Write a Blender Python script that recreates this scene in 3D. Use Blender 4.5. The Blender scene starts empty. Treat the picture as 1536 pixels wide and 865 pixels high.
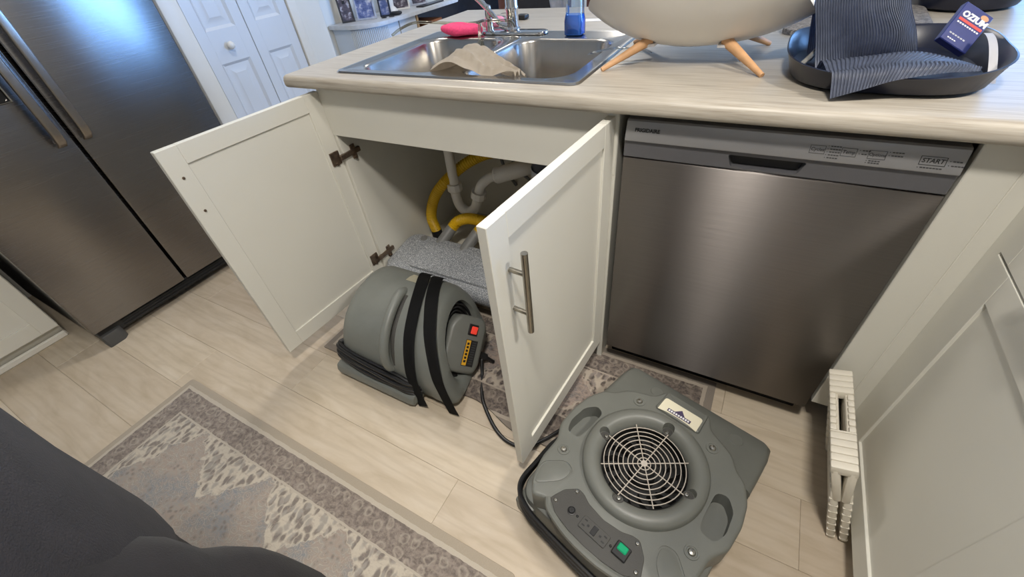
import bpy, bmesh, math, random
from mathutils import Vector, Matrix
random.seed(7)
scene = bpy.context.scene
COL = scene.collection
PI = math.pi

# ------------------------------------------------------------------ camera
CAM = Vector((.2502, -.9498, 1.2095))
YAW, PITCH, ROLL, FPX = .5744, .7191, -.1229, 620.15
fwd = Vector((-math.sin(YAW)*math.cos(PITCH), math.cos(YAW)*math.cos(PITCH), -math.sin(PITCH)))
rgt = fwd.cross(Vector((0, 0, 1))).normalized()
upv = rgt.cross(fwd)
r2 = rgt*math.cos(ROLL) + upv*math.sin(ROLL)
u2 = -rgt*math.sin(ROLL) + upv*math.cos(ROLL)
cam_data = bpy.data.cameras.new('camera')
cam = bpy.data.objects.new('camera', cam_data)
COL.objects.link(cam)
cam.matrix_world = Matrix(((r2.x, u2.x, -fwd.x, CAM.x), (r2.y, u2.y, -fwd.y, CAM.y), (r2.z, u2.z, -fwd.z, CAM.z), (0, 0, 0, 1)))
cam_data.sensor_width = 36
cam_data.lens = FPX/1536*36
cam_data.clip_start = .01
scene.camera = cam

# ------------------------------------------------------------------ world, lights, exposure
scene.view_settings.view_transform = 'Standard'
scene.view_settings.look = 'None'
scene.view_settings.gamma = 1
scene.view_settings.use_curve_mapping = False
scene.view_settings.exposure = .18
w = bpy.data.worlds.new('sky_world'); scene.world = w; w.use_nodes = True
bg = w.node_tree.nodes['Background']
bg.inputs[0].default_value = (.50, .68, 1, 1)
bg.inputs[1].default_value = 1.2

def area(name, loc, rot, sx, sy, power, col, shape='RECTANGLE'):
    l = bpy.data.lights.new(name, 'AREA'); l.shape = shape; l.size = sx; l.size_y = sy
    l.energy = power; l.color = col
    o = bpy.data.objects.new(name, l); COL.objects.link(o); o.location = loc; o.rotation_euler = rot
    return o
# daylight entering the two glazed openings (back wall and right wall)
area('daylight_back_window', (2.55, 5.05, 1.25), (math.radians(-90), 0, 0), 1.7, 2.0, 75, (.20, .46, 1))
area('daylight_side_window', (3.95, 2.9, 1.25), (0, math.radians(90), 0), 2.0, 2.2, 290, (.20, .46, 1))

# ------------------------------------------------------------------ material helpers
class NT:
    def __init__(s, name):
        s.m = bpy.data.materials.new(name); s.m.use_nodes = True
        s.t = s.m.node_tree; s.b = s.t.nodes['Principled BSDF']
    def new(s, typ): return s.t.nodes.new(typ)
    def put(s, sock, v):
        if isinstance(v, bpy.types.NodeSocket): s.t.links.new(v, sock)
        elif v is not None:
            if isinstance(v, tuple) and len(v) == 3 and sock.type == 'RGBA': v = v + (1,)
            sock.default_value = v
    def coord(s, kind='Object'): return s.new('ShaderNodeTexCoord').outputs[kind]
    def scale(s, vec, sc, loc=(0, 0, 0), rot=(0, 0, 0)):
        n = s.new('ShaderNodeMapping'); s.put(n.inputs['Vector'], vec); n.inputs['Scale'].default_value = sc
        n.inputs['Location'].default_value = loc; n.inputs['Rotation'].default_value = rot
        return n.outputs[0]
    def noise(s, vec, sc, det=3, rough=.55, dist=0):
        n = s.new('ShaderNodeTexNoise'); s.put(n.inputs['Vector'], vec); n.inputs['Scale'].default_value = sc
        n.inputs['Detail'].default_value = det; n.inputs['Roughness'].default_value = rough; n.inputs['Distortion'].default_value = dist
        return n.outputs['Fac']
    def voro(s, vec, sc, feat='F1', rnd=1):
        n = s.new('ShaderNodeTexVoronoi'); n.feature = feat; s.put(n.inputs['Vector'], vec)
        n.inputs['Scale'].default_value = sc; n.inputs['Randomness'].default_value = rnd; n.voronoi_dimensions = '2D'
        return n.outputs['Distance']
    def math(s, op, a, b=None, c=None, clamp=False):
        n = s.new('ShaderNodeMath'); n.operation = op; n.use_clamp = clamp
        s.put(n.inputs[0], a)
        if b is not None: s.put(n.inputs[1], b)
        if c is not None: s.put(n.inputs[2], c)
        return n.outputs[0]
    def sep(s, vec):
        n = s.new('ShaderNodeSeparateXYZ'); s.put(n.inputs[0], vec); return n.outputs
    def ramp(s, fac, stops, mode='LINEAR'):
        n = s.new('ShaderNodeValToRGB'); s.put(n.inputs[0], fac); n.color_ramp.interpolation = mode
        e = n.color_ramp.elements
        while len(e) < len(stops): e.new(.5)
        for k, (p, c) in enumerate(stops):
            e[k].position = p; e[k].color = (c if len(c) == 4 else c + (1,)) if isinstance(c, tuple) else (c, c, c, 1)
        return n.outputs[0]
    def mix(s, fac, a, b, mode='MIX'):
        n = s.new('ShaderNodeMix'); n.data_type = 'RGBA'; n.blend_type = mode
        s.put(n.inputs[0], fac); s.put(n.inputs[6], a); s.put(n.inputs[7], b)
        return n.outputs[2]
    def bump(s, h, st=.3, dist=.01):
        n = s.new('ShaderNodeBump'); s.put(n.inputs['Height'], h); n.inputs['Strength'].default_value = st
        n.inputs['Distance'].default_value = dist; s.put(s.b.inputs['Normal'], n.outputs[0])
    def set(s, **k):
        nm = dict(col='Base Color', rough='Roughness', metal='Metallic', spec='Specular IOR Level', trans='Transmission Weight',
                  alpha='Alpha', emis='Emission Color', est='Emission Strength', coat='Coat Weight', sheen='Sheen Weight', ior='IOR',
                  aniso='Anisotropic')
        for a, v in k.items(): s.put(s.b.inputs[nm[a]], v)
        return s

def plain(name, col, rough=.5, metal=0, var=.06, sc=12, bump=0, bsc=200, **k):
    n = NT(name); c = n.coord()
    f = n.noise(c, sc, 4)
    lo = tuple(x*(1-var) for x in col); hi = tuple(min(1, x*(1+var)) for x in col)
    n.set(col=n.ramp(f, [(.3, lo), (.7, hi)]), rough=rough, metal=metal, **k)
    if bump: n.bump(n.noise(c, bsc, 2), bump, .002)
    return n.m

def srgb(r, g, b):
    f = lambda v: (v/255/12.92) if v/255 <= .04045 else ((v/255+.055)/1.055)**2.4
    return (f(r), f(g), f(b))

M = {}
M['white'] = plain('white_cabinet_paint', srgb(219, 217, 207), .42, var=.015, sc=3)
M['white_door'] = plain('white_gloss_door_paint', srgb(204, 209, 214), .35, var=.015, sc=3)
M['wall'] = plain('wall_paint', srgb(214, 212, 204), .7, var=.02, sc=2, bump=.05, bsc=300)
M['ceil'] = plain('ceiling_paint', srgb(228, 226, 220), .8, var=.02)
M['trim'] = plain('trim_paint', srgb(222, 220, 212), .4, var=.02)
M['cab_in'] = plain('cabinet_interior_melamine', srgb(205, 200, 186), .5, var=.02)
M['black'] = plain('black_plastic', (.012, .012, .013), .45, var=.2)
M['cord'] = plain('black_rubber_cord', (.010, .010, .011), .38, var=.2)
M['strap'] = plain('black_webbing_strap', (.008, .008, .009), .85, var=.2, bump=.4, bsc=900)
M['dark_gap'] = plain('dark_toe_recess', (.02, .019, .018), .7)
M['bronze'] = plain('bronze_hinge_metal', srgb(124, 108, 94), .35, .8, var=.3, sc=60)
M['nickel'] = plain('brushed_nickel', srgb(165, 160, 150), .28, 1, var=.08, sc=80)
M['chrome'] = plain('polished_chrome', srgb(215, 215, 215), .06, 1, var=.02)
M['fan_grey'] = plain('grey_moulded_plastic', srgb(110, 112, 107), .42, var=.07, sc=9, bump=.08, bsc=350)
M['fan_grey2'] = plain('olive_grey_moulded_plastic', srgb(118, 121, 116), .42, var=.09, sc=7, bump=.08, bsc=350)
M['panel_dark'] = plain('dark_control_panel_plastic', srgb(66, 65, 62), .5, var=.05, bump=.15, bsc=500)
M['wire'] = plain('pale_wire_metal', srgb(205, 196, 184), .35, .3, var=.05)
M['screw'] = plain('zinc_screw', srgb(190, 188, 180), .3, 1, var=.1)
M['yellow'] = plain('yellow_hose_rubber', srgb(214, 172, 22), .45, var=.08)
M['pvc'] = plain('white_pvc', srgb(226, 222, 214), .35, var=.03)
M['cuff'] = plain('grey_hose_cuff', srgb(122, 122, 120), .5, var=.06)
M['navy'] = plain('navy_black_metal', srgb(38, 44, 58), .45, var=.1)
M['black_tray'] = plain('black_tray_plastic', srgb(30, 34, 50), .32, var=.1)
M['pink'] = plain('pink_scrub_sponge', srgb(232, 70, 120), .8, var=.16, sc=140, bump=.6, bsc=260)
M['ltpink'] = plain('pale_pink_sponge', srgb(235, 150, 170), .8, var=.12, sc=90)
M['wood'] = plain('pale_beech_wood', srgb(206, 160, 116), .5, var=.14, sc=25)
M['brownwood'] = plain('dark_red_brown_wood', srgb(92, 58, 50), .45, var=.14, sc=20)
M['bowl'] = plain('white_ceramic_shell', srgb(232, 229, 223), .35, var=.015)
M['stool'] = plain('white_ribbed_plastic', srgb(222, 216, 202), .45, var=.04)
M['stool_dot'] = plain('grey_grip_dot', srgb(120, 116, 110), .7)
M['white_card'] = plain('white_paper_label', srgb(226, 220, 196), .6, var=.03)
M['yellow_ink'] = plain('yellow_print', srgb(222, 168, 40), .5)
M['black_ink'] = plain('black_print', (.012, .012, .012), .5)
M['grey_ink'] = plain('grey_print', srgb(58, 58, 60), .5)
M['purple_ink'] = plain('purple_print', srgb(72, 62, 92), .5)
M['red_ink'] = plain('red_print', srgb(205, 70, 64), .5)
M['white_ink'] = plain('white_print', srgb(235, 235, 238), .5)
M['pack'] = plain('navy_printed_card', srgb(40, 50, 112), .4, var=.12, sc=40)
M['tan_ink'] = plain('tan_print', srgb(200, 150, 110), .5)
M['hoodie'] = plain('charcoal_cotton_fabric', srgb(38, 34, 35), .95, var=.25, sc=30, bump=.35, bsc=500, sheen=.05)
M['trouser'] = plain('black_cotton_trouser', srgb(28, 25, 26), .95, var=.25, sc=30, bump=.35, bsc=500, sheen=.03)
M['skin'] = plain('skin', srgb(196, 150, 125), .5, var=.06)
M['hair'] = plain('dark_hair', srgb(40, 30, 26), .6, var=.3, sc=60)
M['shoe'] = plain('black_shoe', srgb(26, 26, 28), .6)
M['sofa'] = plain('charcoal_upholstery', srgb(42, 42, 48), .9, var=.2, sc=30)
M['purple_cloth'] = plain('dark_violet_cloth', srgb(58, 52, 92), .9, var=.4, sc=40)
M['red_cloth'] = plain('red_cloth', srgb(170, 50, 55), .8, var=.2)
M['grey_cloth'] = plain('pale_grey_cloth', srgb(180, 182, 190), .85, var=.2, sc=30)
M['oak'] = plain('oak_shelf_board', srgb(170, 140, 100), .5, var=.12, sc=15)
M['teal'] = plain('teal_box_card', srgb(70, 140, 165), .6, var=.2)
M['orange'] = plain('orange_brown_box', srgb(150, 90, 50), .6, var=.2)
M['console_top'] = plain('grey_white_console_top', srgb(196, 196, 196), .4, var=.08, sc=30)
M['frame_dark'] = plain('dark_picture_frame', srgb(40, 40, 44), .4)
M['vent'] = plain('black_vent', (.015, .015, .015), .6)
M['toe_grey'] = plain('grey_fridge_grille', srgb(74, 74, 74), .5)
M['console_grey'] = plain('grey_console_plastic', srgb(150, 150, 152), .35, .35, var=.02)
M['band_grey'] = plain('mid_grey_band_plastic', srgb(98, 98, 102), .4, .2, var=.03)

def steel(name, col, rough=.28, axis='z', streak=.05, aniso=.0):
    n = NT(name); c = n.coord()
    s3 = dict(z=(2, 2, 260), x=(260, 2, 2), y=(2, 260, 2))[axis]
    g = n.noise(n.scale(c, s3), 3, 4, .6)
    n.set(col=n.ramp(g, [(.3, tuple(x*.88 for x in col)), (.7, col)]), metal=1,
          rough=n.math('ADD', rough-.05, n.math('MULTIPLY', g, .1)))
    n.bump(g, streak, .002)
    if aniso:
        n.set(aniso=aniso)
        n.b.inputs['Anisotropic Rotation'].default_value = .25
        tn = n.new('ShaderNodeTangent'); tn.direction_type = 'RADIAL'; tn.axis = 'Z'
        n.put(n.b.inputs['Tangent'], tn.outputs[0])
    return n.m
M['steel_dw'] = steel('brushed_dishwasher_steel', srgb(132, 127, 124), .40, 'z', .05, .97)
M['steel_fr'] = steel('brushed_fridge_steel', srgb(138, 135, 133), .26, 'z', .05, .5)
M['steel_handle'] = steel('brushed_handle_steel', srgb(165, 158, 150), .3, 'x', .04)
M['steel_sink'] = steel('satin_sink_steel', srgb(190, 186, 180), .24, 'x', .03)

def mk_counter():
    n = NT('whitewashed_wood_laminate'); c = n.coord()
    a = n.noise(n.scale(c, (1.6, 34, 34)), 4, 6, .62)
    b = n.noise(n.scale(c, (5, 150, 150)), 3, 3, .5)
    k = n.mix(.4, n.ramp(a, [(.25, srgb(128, 117, 102)), (.5, srgb(173, 166, 153)), (.75, srgb(192, 186, 174))]),
              n.ramp(b, [(.3, srgb(162, 152, 138)), (.7, srgb(196, 189, 177))]))
    n.set(col=k, rough=.36, spec=.32); n.bump(b, .05, .001)
    return n.m
M['counter'] = mk_counter()

def mk_plank():
    n = NT('pale_oak_vinyl_plank'); c = n.coord()
    oi = n.new('ShaderNodeObjectInfo').outputs['Random']
    off = n.new('ShaderNodeVectorMath'); off.operation = 'ADD'
    cmb = n.new('ShaderNodeCombineXYZ'); n.put(cmb.inputs[0], n.math('MULTIPLY', oi, 37.)); n.put(cmb.inputs[1], n.math('MULTIPLY', oi, 11.))
    n.put(off.inputs[0], c); n.put(off.inputs[1], cmb.outputs[0])
    v = off.outputs[0]
    big = n.noise(n.scale(v, (2.2, 9, 9)), 2.5, 4, .6, .6)
    wv = n.new('ShaderNodeTexWave'); wv.wave_type = 'BANDS'; wv.bands_direction = 'Y'; n.put(wv.inputs['Vector'], n.scale(v, (.35, 3.2, 1)))
    wv.inputs['Scale'].default_value = 3.2; wv.inputs['Distortion'].default_value = 9; wv.inputs['Detail'].default_value = 2; wv.inputs['Detail Scale'].default_value = 1.1
    fine = n.noise(n.scale(v, (6, 160, 10)), 3, 3)
    base = n.ramp(big, [(.25, srgb(192, 180, 161)), (.5, srgb(206, 195, 178)), (.78, srgb(216, 207, 193))])
    tint = n.ramp(oi, [(0, srgb(232, 226, 220)), (1, srgb(255, 252, 246))])
    base = n.mix(1, base, tint, 'MULTIPLY')
    gr = n.math('ADD', n.math('MULTIPLY', wv.outputs['Fac'], .6), n.math('MULTIPLY', fine, .5))
    col = n.mix(n.math('MULTIPLY', n.ramp(gr, [(.55, 0.), (.95, 1.)]), .22), base, srgb(160, 143, 119))
    n.set(col=col, rough=.42, spec=.35); n.bump(gr, .05, .001)
    return n.m
M['plank'] = mk_plank()

def mk_rug(name, hx, hy, palette, field_rep=.33):
    """woven rug; object origin at centre; hx, hy half sizes"""
    n = NT(name); c = n.coord(); s = n.sep(c); X, Y = s[0], s[1]
    dx = n.math('SUBTRACT', hx, n.math('ABSOLUTE', X)); dy = n.math('SUBTRACT', hy, n.math('ABSOLUTE', Y))
    d = n.math('MINIMUM', dx, dy)
    wn = n.noise(c, 45, 3)
    d = n.math('ADD', d, n.math('MULTIPLY', n.math('SUBTRACT', wn, .5), .007))
    edge, brd1, brd2, ivory, dk, blue, brown, grey = palette
    # distorted coordinates make the motifs look hand-drawn
    wv = n.new('ShaderNodeTexNoise'); n.put(wv.inputs['Vector'], c); wv.inputs['Scale'].default_value = 26; wv.inputs['Detail'].default_value = 2
    vm = n.new('ShaderNodeVectorMath'); vm.operation = 'SCALE'; n.put(vm.inputs[0], wv.outputs['Color']); vm.inputs['Scale'].default_value = .030
    va = n.new('ShaderNodeVectorMath'); va.operation = 'ADD'; n.put(va.inputs[0], c); n.put(va.inputs[1], vm.outputs[0])
    cw = n.scale(va.outputs[0], (1, 1, 0))
    fib = n.noise(n.scale(c, (60, 220, 1)), 5, 4, .7)
    wear = n.noise(n.scale(c, (14, 34, 1), rot=(0, 0, .5)), 3.2, 6, .72, .5)
    fade = n.noise(c, 9, 3, .6)
    # border: rings and dots on a dark ground
    mot = n.voro(cw, 52); ring_ = n.math('PINGPONG', n.math('MULTIPLY', mot, 1.9), .5)
    border = n.mix(n.ramp(n.noise(va.outputs[0], 75, 4, .65), [(.40, 0.), (.62, .85)]), brd1, brd2)
    big = n.voro(cw, 22, rnd=.45)
    border = n.mix(n.ramp(n.math('ABSOLUTE', n.math('SUBTRACT', big, .24)), [(.02, .36), (.10, 0.)]), border, ivory)
    border = n.mix(n.ramp(wear, [(.44, .0), (.64, .5)]), border, brd2)
    # field: slanted washed streaks
    field = n.mix(n.ramp(wear, [(.40, 0.), (.56, 1.)]), grey, brown)
    lg = n.noise(c, 6.5, 2)
    field = n.mix(n.math('MULTIPLY', n.ramp(lg, [(.47, 0.), (.58, 1.)]), n.ramp(wear, [(.35, 1.), (.62, .25)])), field, blue)
    sp = n.voro(cw, 46)
    field = n.mix(n.math('MULTIPLY', n.ramp(sp, [(.12, .75), (.34, 0.)]), n.ramp(fade, [(.40, 0.), (.6, 1.)])), field, dk)
    field = n.mix(n.math('MULTIPLY', n.ramp(n.math('PINGPONG', n.math('MULTIPLY', sp, 3), .5), [(.38, 0.), (.48, .5)]), n.ramp(fade, [(.5, 1.), (.62, 0.)])), field, ivory)
    # ivory leaf clusters growing in from the border
    leafv = n.scale(cw, (1, .55, 0), rot=(0, 0, .75)); leafw = n.scale(cw, (1, .55, 0), rot=(0, 0, -.75))
    l1 = n.voro(leafv, 50); l2 = n.voro(leafw, 42)
    clus = n.mix(n.ramp(l1, [(.24, .95), (.46, 0.)]), ivory, dk)
    clus = n.mix(n.ramp(l2, [(.16, .9), (.36, 0.)]), clus, grey)
    clus = n.mix(n.ramp(wear, [(.5, 0.), (.68, .7)]), clus, brown)
    tri = n.math('MULTIPLY', n.math('PINGPONG', n.math('ADD', X, 5.03), field_rep/2), .15/(field_rep/2))
    tri2 = n.math('MULTIPLY', n.math('PINGPONG', n.math('ADD', Y, 5.0), field_rep/2), .11/(field_rep/2))
    isx = n.math('LESS_THAN', dy, dx)
    trm = n.math('ADD', n.math('MULTIPLY', isx, tri), n.math('MULTIPLY', n.math('SUBTRACT', 1, isx), tri2))
    lim = n.math('ADD', trm, .118)
    lim = n.math('ADD', lim, n.math('MULTIPLY', n.math('SUBTRACT', n.noise(c, 22, 3), .5), .10))
    infield = n.mix(n.math('LESS_THAN', d, lim), field, clus)
    lines = n.math('LESS_THAN', n.math('ABSOLUTE', n.math('SUBTRACT', d, lim)), .0035)
    infield = n.mix(n.math('MULTIPLY', lines, .55), infield, ivory)
    col = n.mix(n.math('LESS_THAN', d, .116), infield, n.mix(.3, ivory, brd2))
    col = n.mix(n.math('LESS_THAN', d, .110), col, border)
    col = n.mix(n.math('LESS_THAN', d, .036), col, n.mix(.15, ivory, edge))
    col = n.mix(n.math('LESS_THAN', d, .024), col, edge)
    col = n.mix(.2, col, n.ramp(fib, [(.3, tuple(x*.40 for x in grey)), (.7, tuple(min(1, x*1.6) for x in grey))]))
    n.set(col=col, rough=.95, spec=.1, sheen=.1)
    n.bump(n.math('ADD', fib, n.math('MULTIPLY', l1, .5)), .5, .004)
    return n.m
M['rug1'] = mk_rug('runner_rug_weave', .711, .33, (srgb(178, 165, 146), srgb(100, 88, 83), srgb(160, 147, 136), srgb(206, 196, 179), srgb(118, 109, 103), srgb(128, 134, 140), srgb(166, 150, 138), srgb(162, 156, 148)))
M['rug2'] = mk_rug('mat_weave', .70, .221, (srgb(140, 131, 120), srgb(60, 53, 52), srgb(140, 128, 117), srgb(192, 180, 164), srgb(52, 46, 45), srgb(112, 110, 112), srgb(170, 151, 138), srgb(140, 131, 126)))

def mk_speck():
    n = NT('speckled_grey_moulded_plastic'); c = n.coord()
    f = n.noise(c, 260, 2, .5)
    n.set(col=n.ramp(f, [(.35, srgb(118, 122, 127)), (.5, srgb(152, 156, 161)), (.68, srgb(214, 216, 219))]), rough=.5)
    n.bump(f, .3, .002); return n.m
M['speck'] = mk_speck()

def mk_cloth(name, a, b, sc=260):
    n = NT(name); c = n.coord('UV')
    wv = n.new('ShaderNodeTexChecker'); n.put(wv.inputs['Vector'], c); wv.inputs['Scale'].default_value = sc
    f = n.noise(n.coord(), 40, 3)
    n.set(col=n.mix(f, a, b), rough=.95, spec=.1, sheen=.2); n.bump(wv.outputs['Fac'], .6, .003); return n.m
M['towel'] = mk_cloth('beige_waffle_towel', srgb(200, 188, 171), srgb(224, 214, 199), 120)
M['ribmat'] = plain('dark_blue_grey_ribbed_rubber', srgb(112, 120, 140), .42, var=.15, sc=60)
def mk_braid():
    n = NT('grey_braided_placemat'); c = n.coord()
    f = n.noise(n.scale(c, (40, 130, 40)), 3, 3, .6)
    n.set(col=n.ramp(f, [(.35, srgb(40, 38, 38)), (.65, srgb(150, 144, 138))]), rough=.9); n.bump(f, .6, .004); return n.m
M['braid'] = mk_braid()

def mk_clear(name, col, mixf=.12, rough=.05):
    n = NT(name); t = n.t
    tr = n.new('ShaderNodeBsdfTransparent'); tr.inputs[0].default_value = col + (1,)
    gl = n.new('ShaderNodeBsdfGlossy'); gl.inputs['Roughness'].default_value = rough
    fr = n.new('ShaderNodeFresnel'); fr.inputs[0].default_value = 1.45
    k = n.math('ADD', fr.outputs[0], mixf, clamp=True)
    mx = n.new('ShaderNodeMixShader'); n.put(mx.inputs[0], k); t.links.new(tr.outputs[0], mx.inputs[1]); t.links.new(gl.outputs[0], mx.inputs[2])
    t.links.new(mx.outputs[0], t.nodes['Material Output'].inputs[0]); return n.m
M['glass'] = mk_clear('window_glass', (.97, .99, 1), .0)
M['clear'] = mk_clear('clear_plastic', (.86, .92, .97), .10)
M['clear_tube'] = mk_clear('cloudy_clear_tube', (.82, .81, .73), .03, .25)
n_ = NT('blue_dish_soap'); n_.set(col=srgb(62, 145, 250), rough=.08, emis=srgb(20, 90, 215), est=0.0, spec=.5); M['soap'] = n_.m
def mk_emit(name, col, st):
    n = NT(name); n.set(col=col, rough=.3, emis=col, est=st); return n.m
M['lamp'] = mk_emit('frosted_lamp_diffuser', (1, .93, .82), 2.5)
M['red_sw'] = mk_emit('lit_red_switch', (.75, .05, .03), .35)
M['green_sw'] = mk_emit('lit_green_switch', (.0, .30, .13), .16)
def mk_photo(name, cols):
    n = NT(name); c = n.coord()
    f = n.noise(c, 22, 3, .6); n.set(col=n.ramp(f, [(.3, cols[0]), (.5, cols[1]), (.68, cols[2])]), rough=.3); return n.m
M['photo'] = mk_photo('photo_print', (srgb(50, 70, 120), srgb(120, 130, 170), srgb(230, 225, 225)))
M['photo2'] = mk_photo('photo_print_dark', (srgb(30, 40, 60), srgb(90, 80, 90), srgb(220, 215, 220)))

# ------------------------------------------------------------------ mesh helpers
def V(*a): return Vector(a)
def merge(B, b, mat=None):
    if mat is not None: b.transform(mat)
    me = bpy.data.meshes.new('t'); b.to_mesh(me); b.free(); B.from_mesh(me); bpy.data.meshes.remove(me)
def box(B, x0, x1, y0, y1, z0, z1, bev=.002, seg=1, mat=None):
    b = bmesh.new(); bmesh.ops.create_cube(b, size=1)
    for v in b.verts: v.co = V(x0+(v.co.x+.5)*(x1-x0), y0+(v.co.y+.5)*(y1-y0), z0+(v.co.z+.5)*(z1-z0))
    if bev: bmesh.ops.bevel(b, geom=b.edges[:], offset=min(bev, .45*min(x1-x0, y1-y0, z1-z0)), segments=seg, profile=.5, affect='EDGES')
    merge(B, b, mat); return B
def frame_from(a):
    a = a.normalized(); h = V(0, 0, 1) if abs(a.z) < .9 else V(1, 0, 0)
    x = h.cross(a).normalized(); return x, a.cross(x)
def loft(B, secs, closed=True, caps=True):
    rows = [[B.verts.new(p) for p in s] for s in secs]; n = len(rows[0])
    for a, b in zip(rows, rows[1:]):
        for i in range(n if closed else n-1):
            j = (i+1) % n
            try: B.faces.new((a[i], a[j], b[j], b[i]))
            except ValueError: pass
    if caps:
        try: B.faces.new(rows[0][::-1]); B.faces.new(rows[-1])
        except ValueError: pass
    return B
def cyl(B, p0, p1, r0, r1=None, n=20, caps=True):
    p0, p1 = Vector(p0), Vector(p1); r1 = r0 if r1 is None else r1
    x, y = frame_from(p1-p0)
    f = lambda p, r: [p + x*(r*math.cos(2*PI*k/n)) + y*(r*math.sin(2*PI*k/n)) for k in range(n)]
    return loft(B, [f(p0, r0), f(p1, r1)], True, caps)
def smooth_path(pts, per=8, closed=False):
    P = [Vector(p) for p in pts]; n = len(P); out = []
    rng = range(n) if closed else range(n-1)
    for i in rng:
        p1, p2 = P[i], P[(i+1) % n]
        p0 = P[(i-1) % n] if closed or i > 0 else p1*2-p2
        p3 = P[(i+2) % n] if closed or i < n-2 else p2*2-p1
        for k in range(per):
            t = k/per; t2 = t*t; t3 = t2*t
            out.append(.5*((2*p1)+(p2-p0)*t+(2*p0-5*p1+4*p2-p3)*t2+(3*p1-p0-3*p2+p3)*t3))
    if not closed: out.append(P[-1].copy())
    return out
def tube(B, pts, r, n=10, closed=False, caps=True, rfun=None, per=8, raw=False):
    P = [Vector(p) for p in pts] if raw else smooth_path(pts, per, closed)
    L = len(P); secs = []; X = None
    for i, p in enumerate(P):
        a = P[(i+1) % L] if closed or i < L-1 else p; b = P[i-1] if closed or i > 0 else p
        t = (a-b).normalized()
        if X is None: X, _ = frame_from(t)
        X = (X - t*X.dot(t)).normalized(); Y = t.cross(X)
        rr = rfun(i/(L-1)) if rfun else r
        secs.append([p + X*(rr*math.cos(2*PI*k/n)) + Y*(rr*math.sin(2*PI*k/n)) for k in range(n)])
    if closed: secs.append(secs[0])
    if closed:
        loft(B, secs, True, False); bmesh.ops.remove_doubles(B, verts=B.verts[:], dist=1e-6)
    else: loft(B, secs, True, caps)
    return B
def lathe(B, prof, n=40, mat=None, caps=False):
    b = bmesh.new()
    secs = [[V(r*math.cos(2*PI*k/n), r*math.sin(2*PI*k/n), z) for k in range(n)] for r, z in prof]
    loft(b, secs, True, caps); bmesh.ops.recalc_face_normals(b, faces=b.faces[:])
    merge(B, b, mat); return B
def prism(B, poly, z0, z1, bev=0, seg=2, mat=None):
    b = bmesh.new(); vs = [b.verts.new((x, y, z0)) for x, y in poly]; f = b.faces.new(vs)
    r = bmesh.ops.extrude_face_region(b, geom=[f])
    up = [v for v in r['geom'] if isinstance(v, bmesh.types.BMVert)]
    for v in up: v.co.z = z1
    bmesh.ops.recalc_face_normals(b, faces=b.faces[:])
    if bev:
        es = [e for e in b.edges if all(abs(v.co.z-z1) < 1e-6 for v in e.verts)]
        bmesh.ops.bevel(b, geom=es, offset=bev, segments=seg, profile=.5, affect='EDGES')
    merge(B, b, mat); return B
def round_poly(pts, r, seg=5):
    out = []; n = len(pts)
    for i in range(n):
        p, a, b = Vector(pts[i]), Vector(pts[i-1]), Vector(pts[(i+1) % n])
        rr = r[i] if isinstance(r, (list, tuple)) else r
        if rr <= 0: out.append(tuple(p)); continue
        da, db = (a-p), (b-p); k = min(rr, .48*da.length, .48*db.length)
        s, e = p+da.normalized()*k, p+db.normalized()*k
        for q in range(seg+1):
            t = q/seg; out.append(tuple(s*(1-t)**2 + p*(2*t*(1-t)) + e*t*t))
    return out
def sheet(B, rows):
    g = [[B.verts.new(p) for p in r] for r in rows]
    uv = B.loops.layers.uv.verify(); nr, nc = len(g), len(g[0])
    for i in range(nr-1):
        for j in range(nc-1):
            f = B.faces.new((g[i][j], g[i][j+1], g[i+1][j+1], g[i+1][j]))
            for l, (a, b_) in zip(f.loops, ((i, j), (i, j+1), (i+1, j+1), (i+1, j))): l[uv].uv = (b_/(nc-1), a/(nr-1))
    return B

def mesh_of(name, B, smooth=35):
    bmesh.ops.recalc_face_normals(B, faces=B.faces[:])
    me = bpy.data.meshes.new(name); B.to_mesh(me); B.free()
    if smooth:
        me.polygons.foreach_set('use_smooth', [True]*len(me.polygons))
        me.set_sharp_from_angle(angle=math.radians(smooth))
    return me
def part(name, B, mat, parent, smooth=35, local=False, label=None):
    me = mesh_of(name, B, smooth) if isinstance(B, bmesh.types.BMesh) else B
    o = bpy.data.objects.new(name, me)
    if not me.materials: me.materials.append(M[mat] if isinstance(mat, str) else mat)
    COL.objects.link(o); o.parent = parent
    if not local and parent is not None:
        o.matrix_parent_inverse = WM(parent).inverted()
    if label: o['label'] = label
    return o
def WM(o):
    m = o.matrix_basis.copy()
    if o.parent: m = WM(o.parent) @ o.matrix_parent_inverse @ m
    return m
def tag(o, label, cat, group=None, kind=None):
    o['label'] = label; o['category'] = cat
    if group: o['group'] = group
    if kind: o['kind'] = kind
    return o
def thing(name, label, cat, loc=(0, 0, 0), rz=0, group=None):
    o = bpy.data.objects.new(name, None); COL.objects.link(o); o.empty_display_size = .05
    o.location = loc; o.rotation_euler = (0, 0, rz)
    return tag(o, label, cat, group)
def single(name, B, mat, label, cat, loc, group=None, smooth=35):
    B.transform(Matrix.Translation(-Vector(loc)))
    o = part(name, B, mat, None, smooth); o.location = loc
    return tag(o, label, cat, group)
def struct(name, B, mat, smooth=35, label=None):
    o = part(name, B, mat, None, smooth); o['kind'] = 'structure'
    if label: o['label'] = label
    return o
def nb(): return bmesh.new()
def mod_bake(o):
    dg = bpy.context.evaluated_depsgraph_get(); dg.update()
    me = bpy.data.meshes.new_from_object(o.evaluated_get(dg)); old = o.data
    o.modifiers.clear(); o.data = me
    return o
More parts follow.
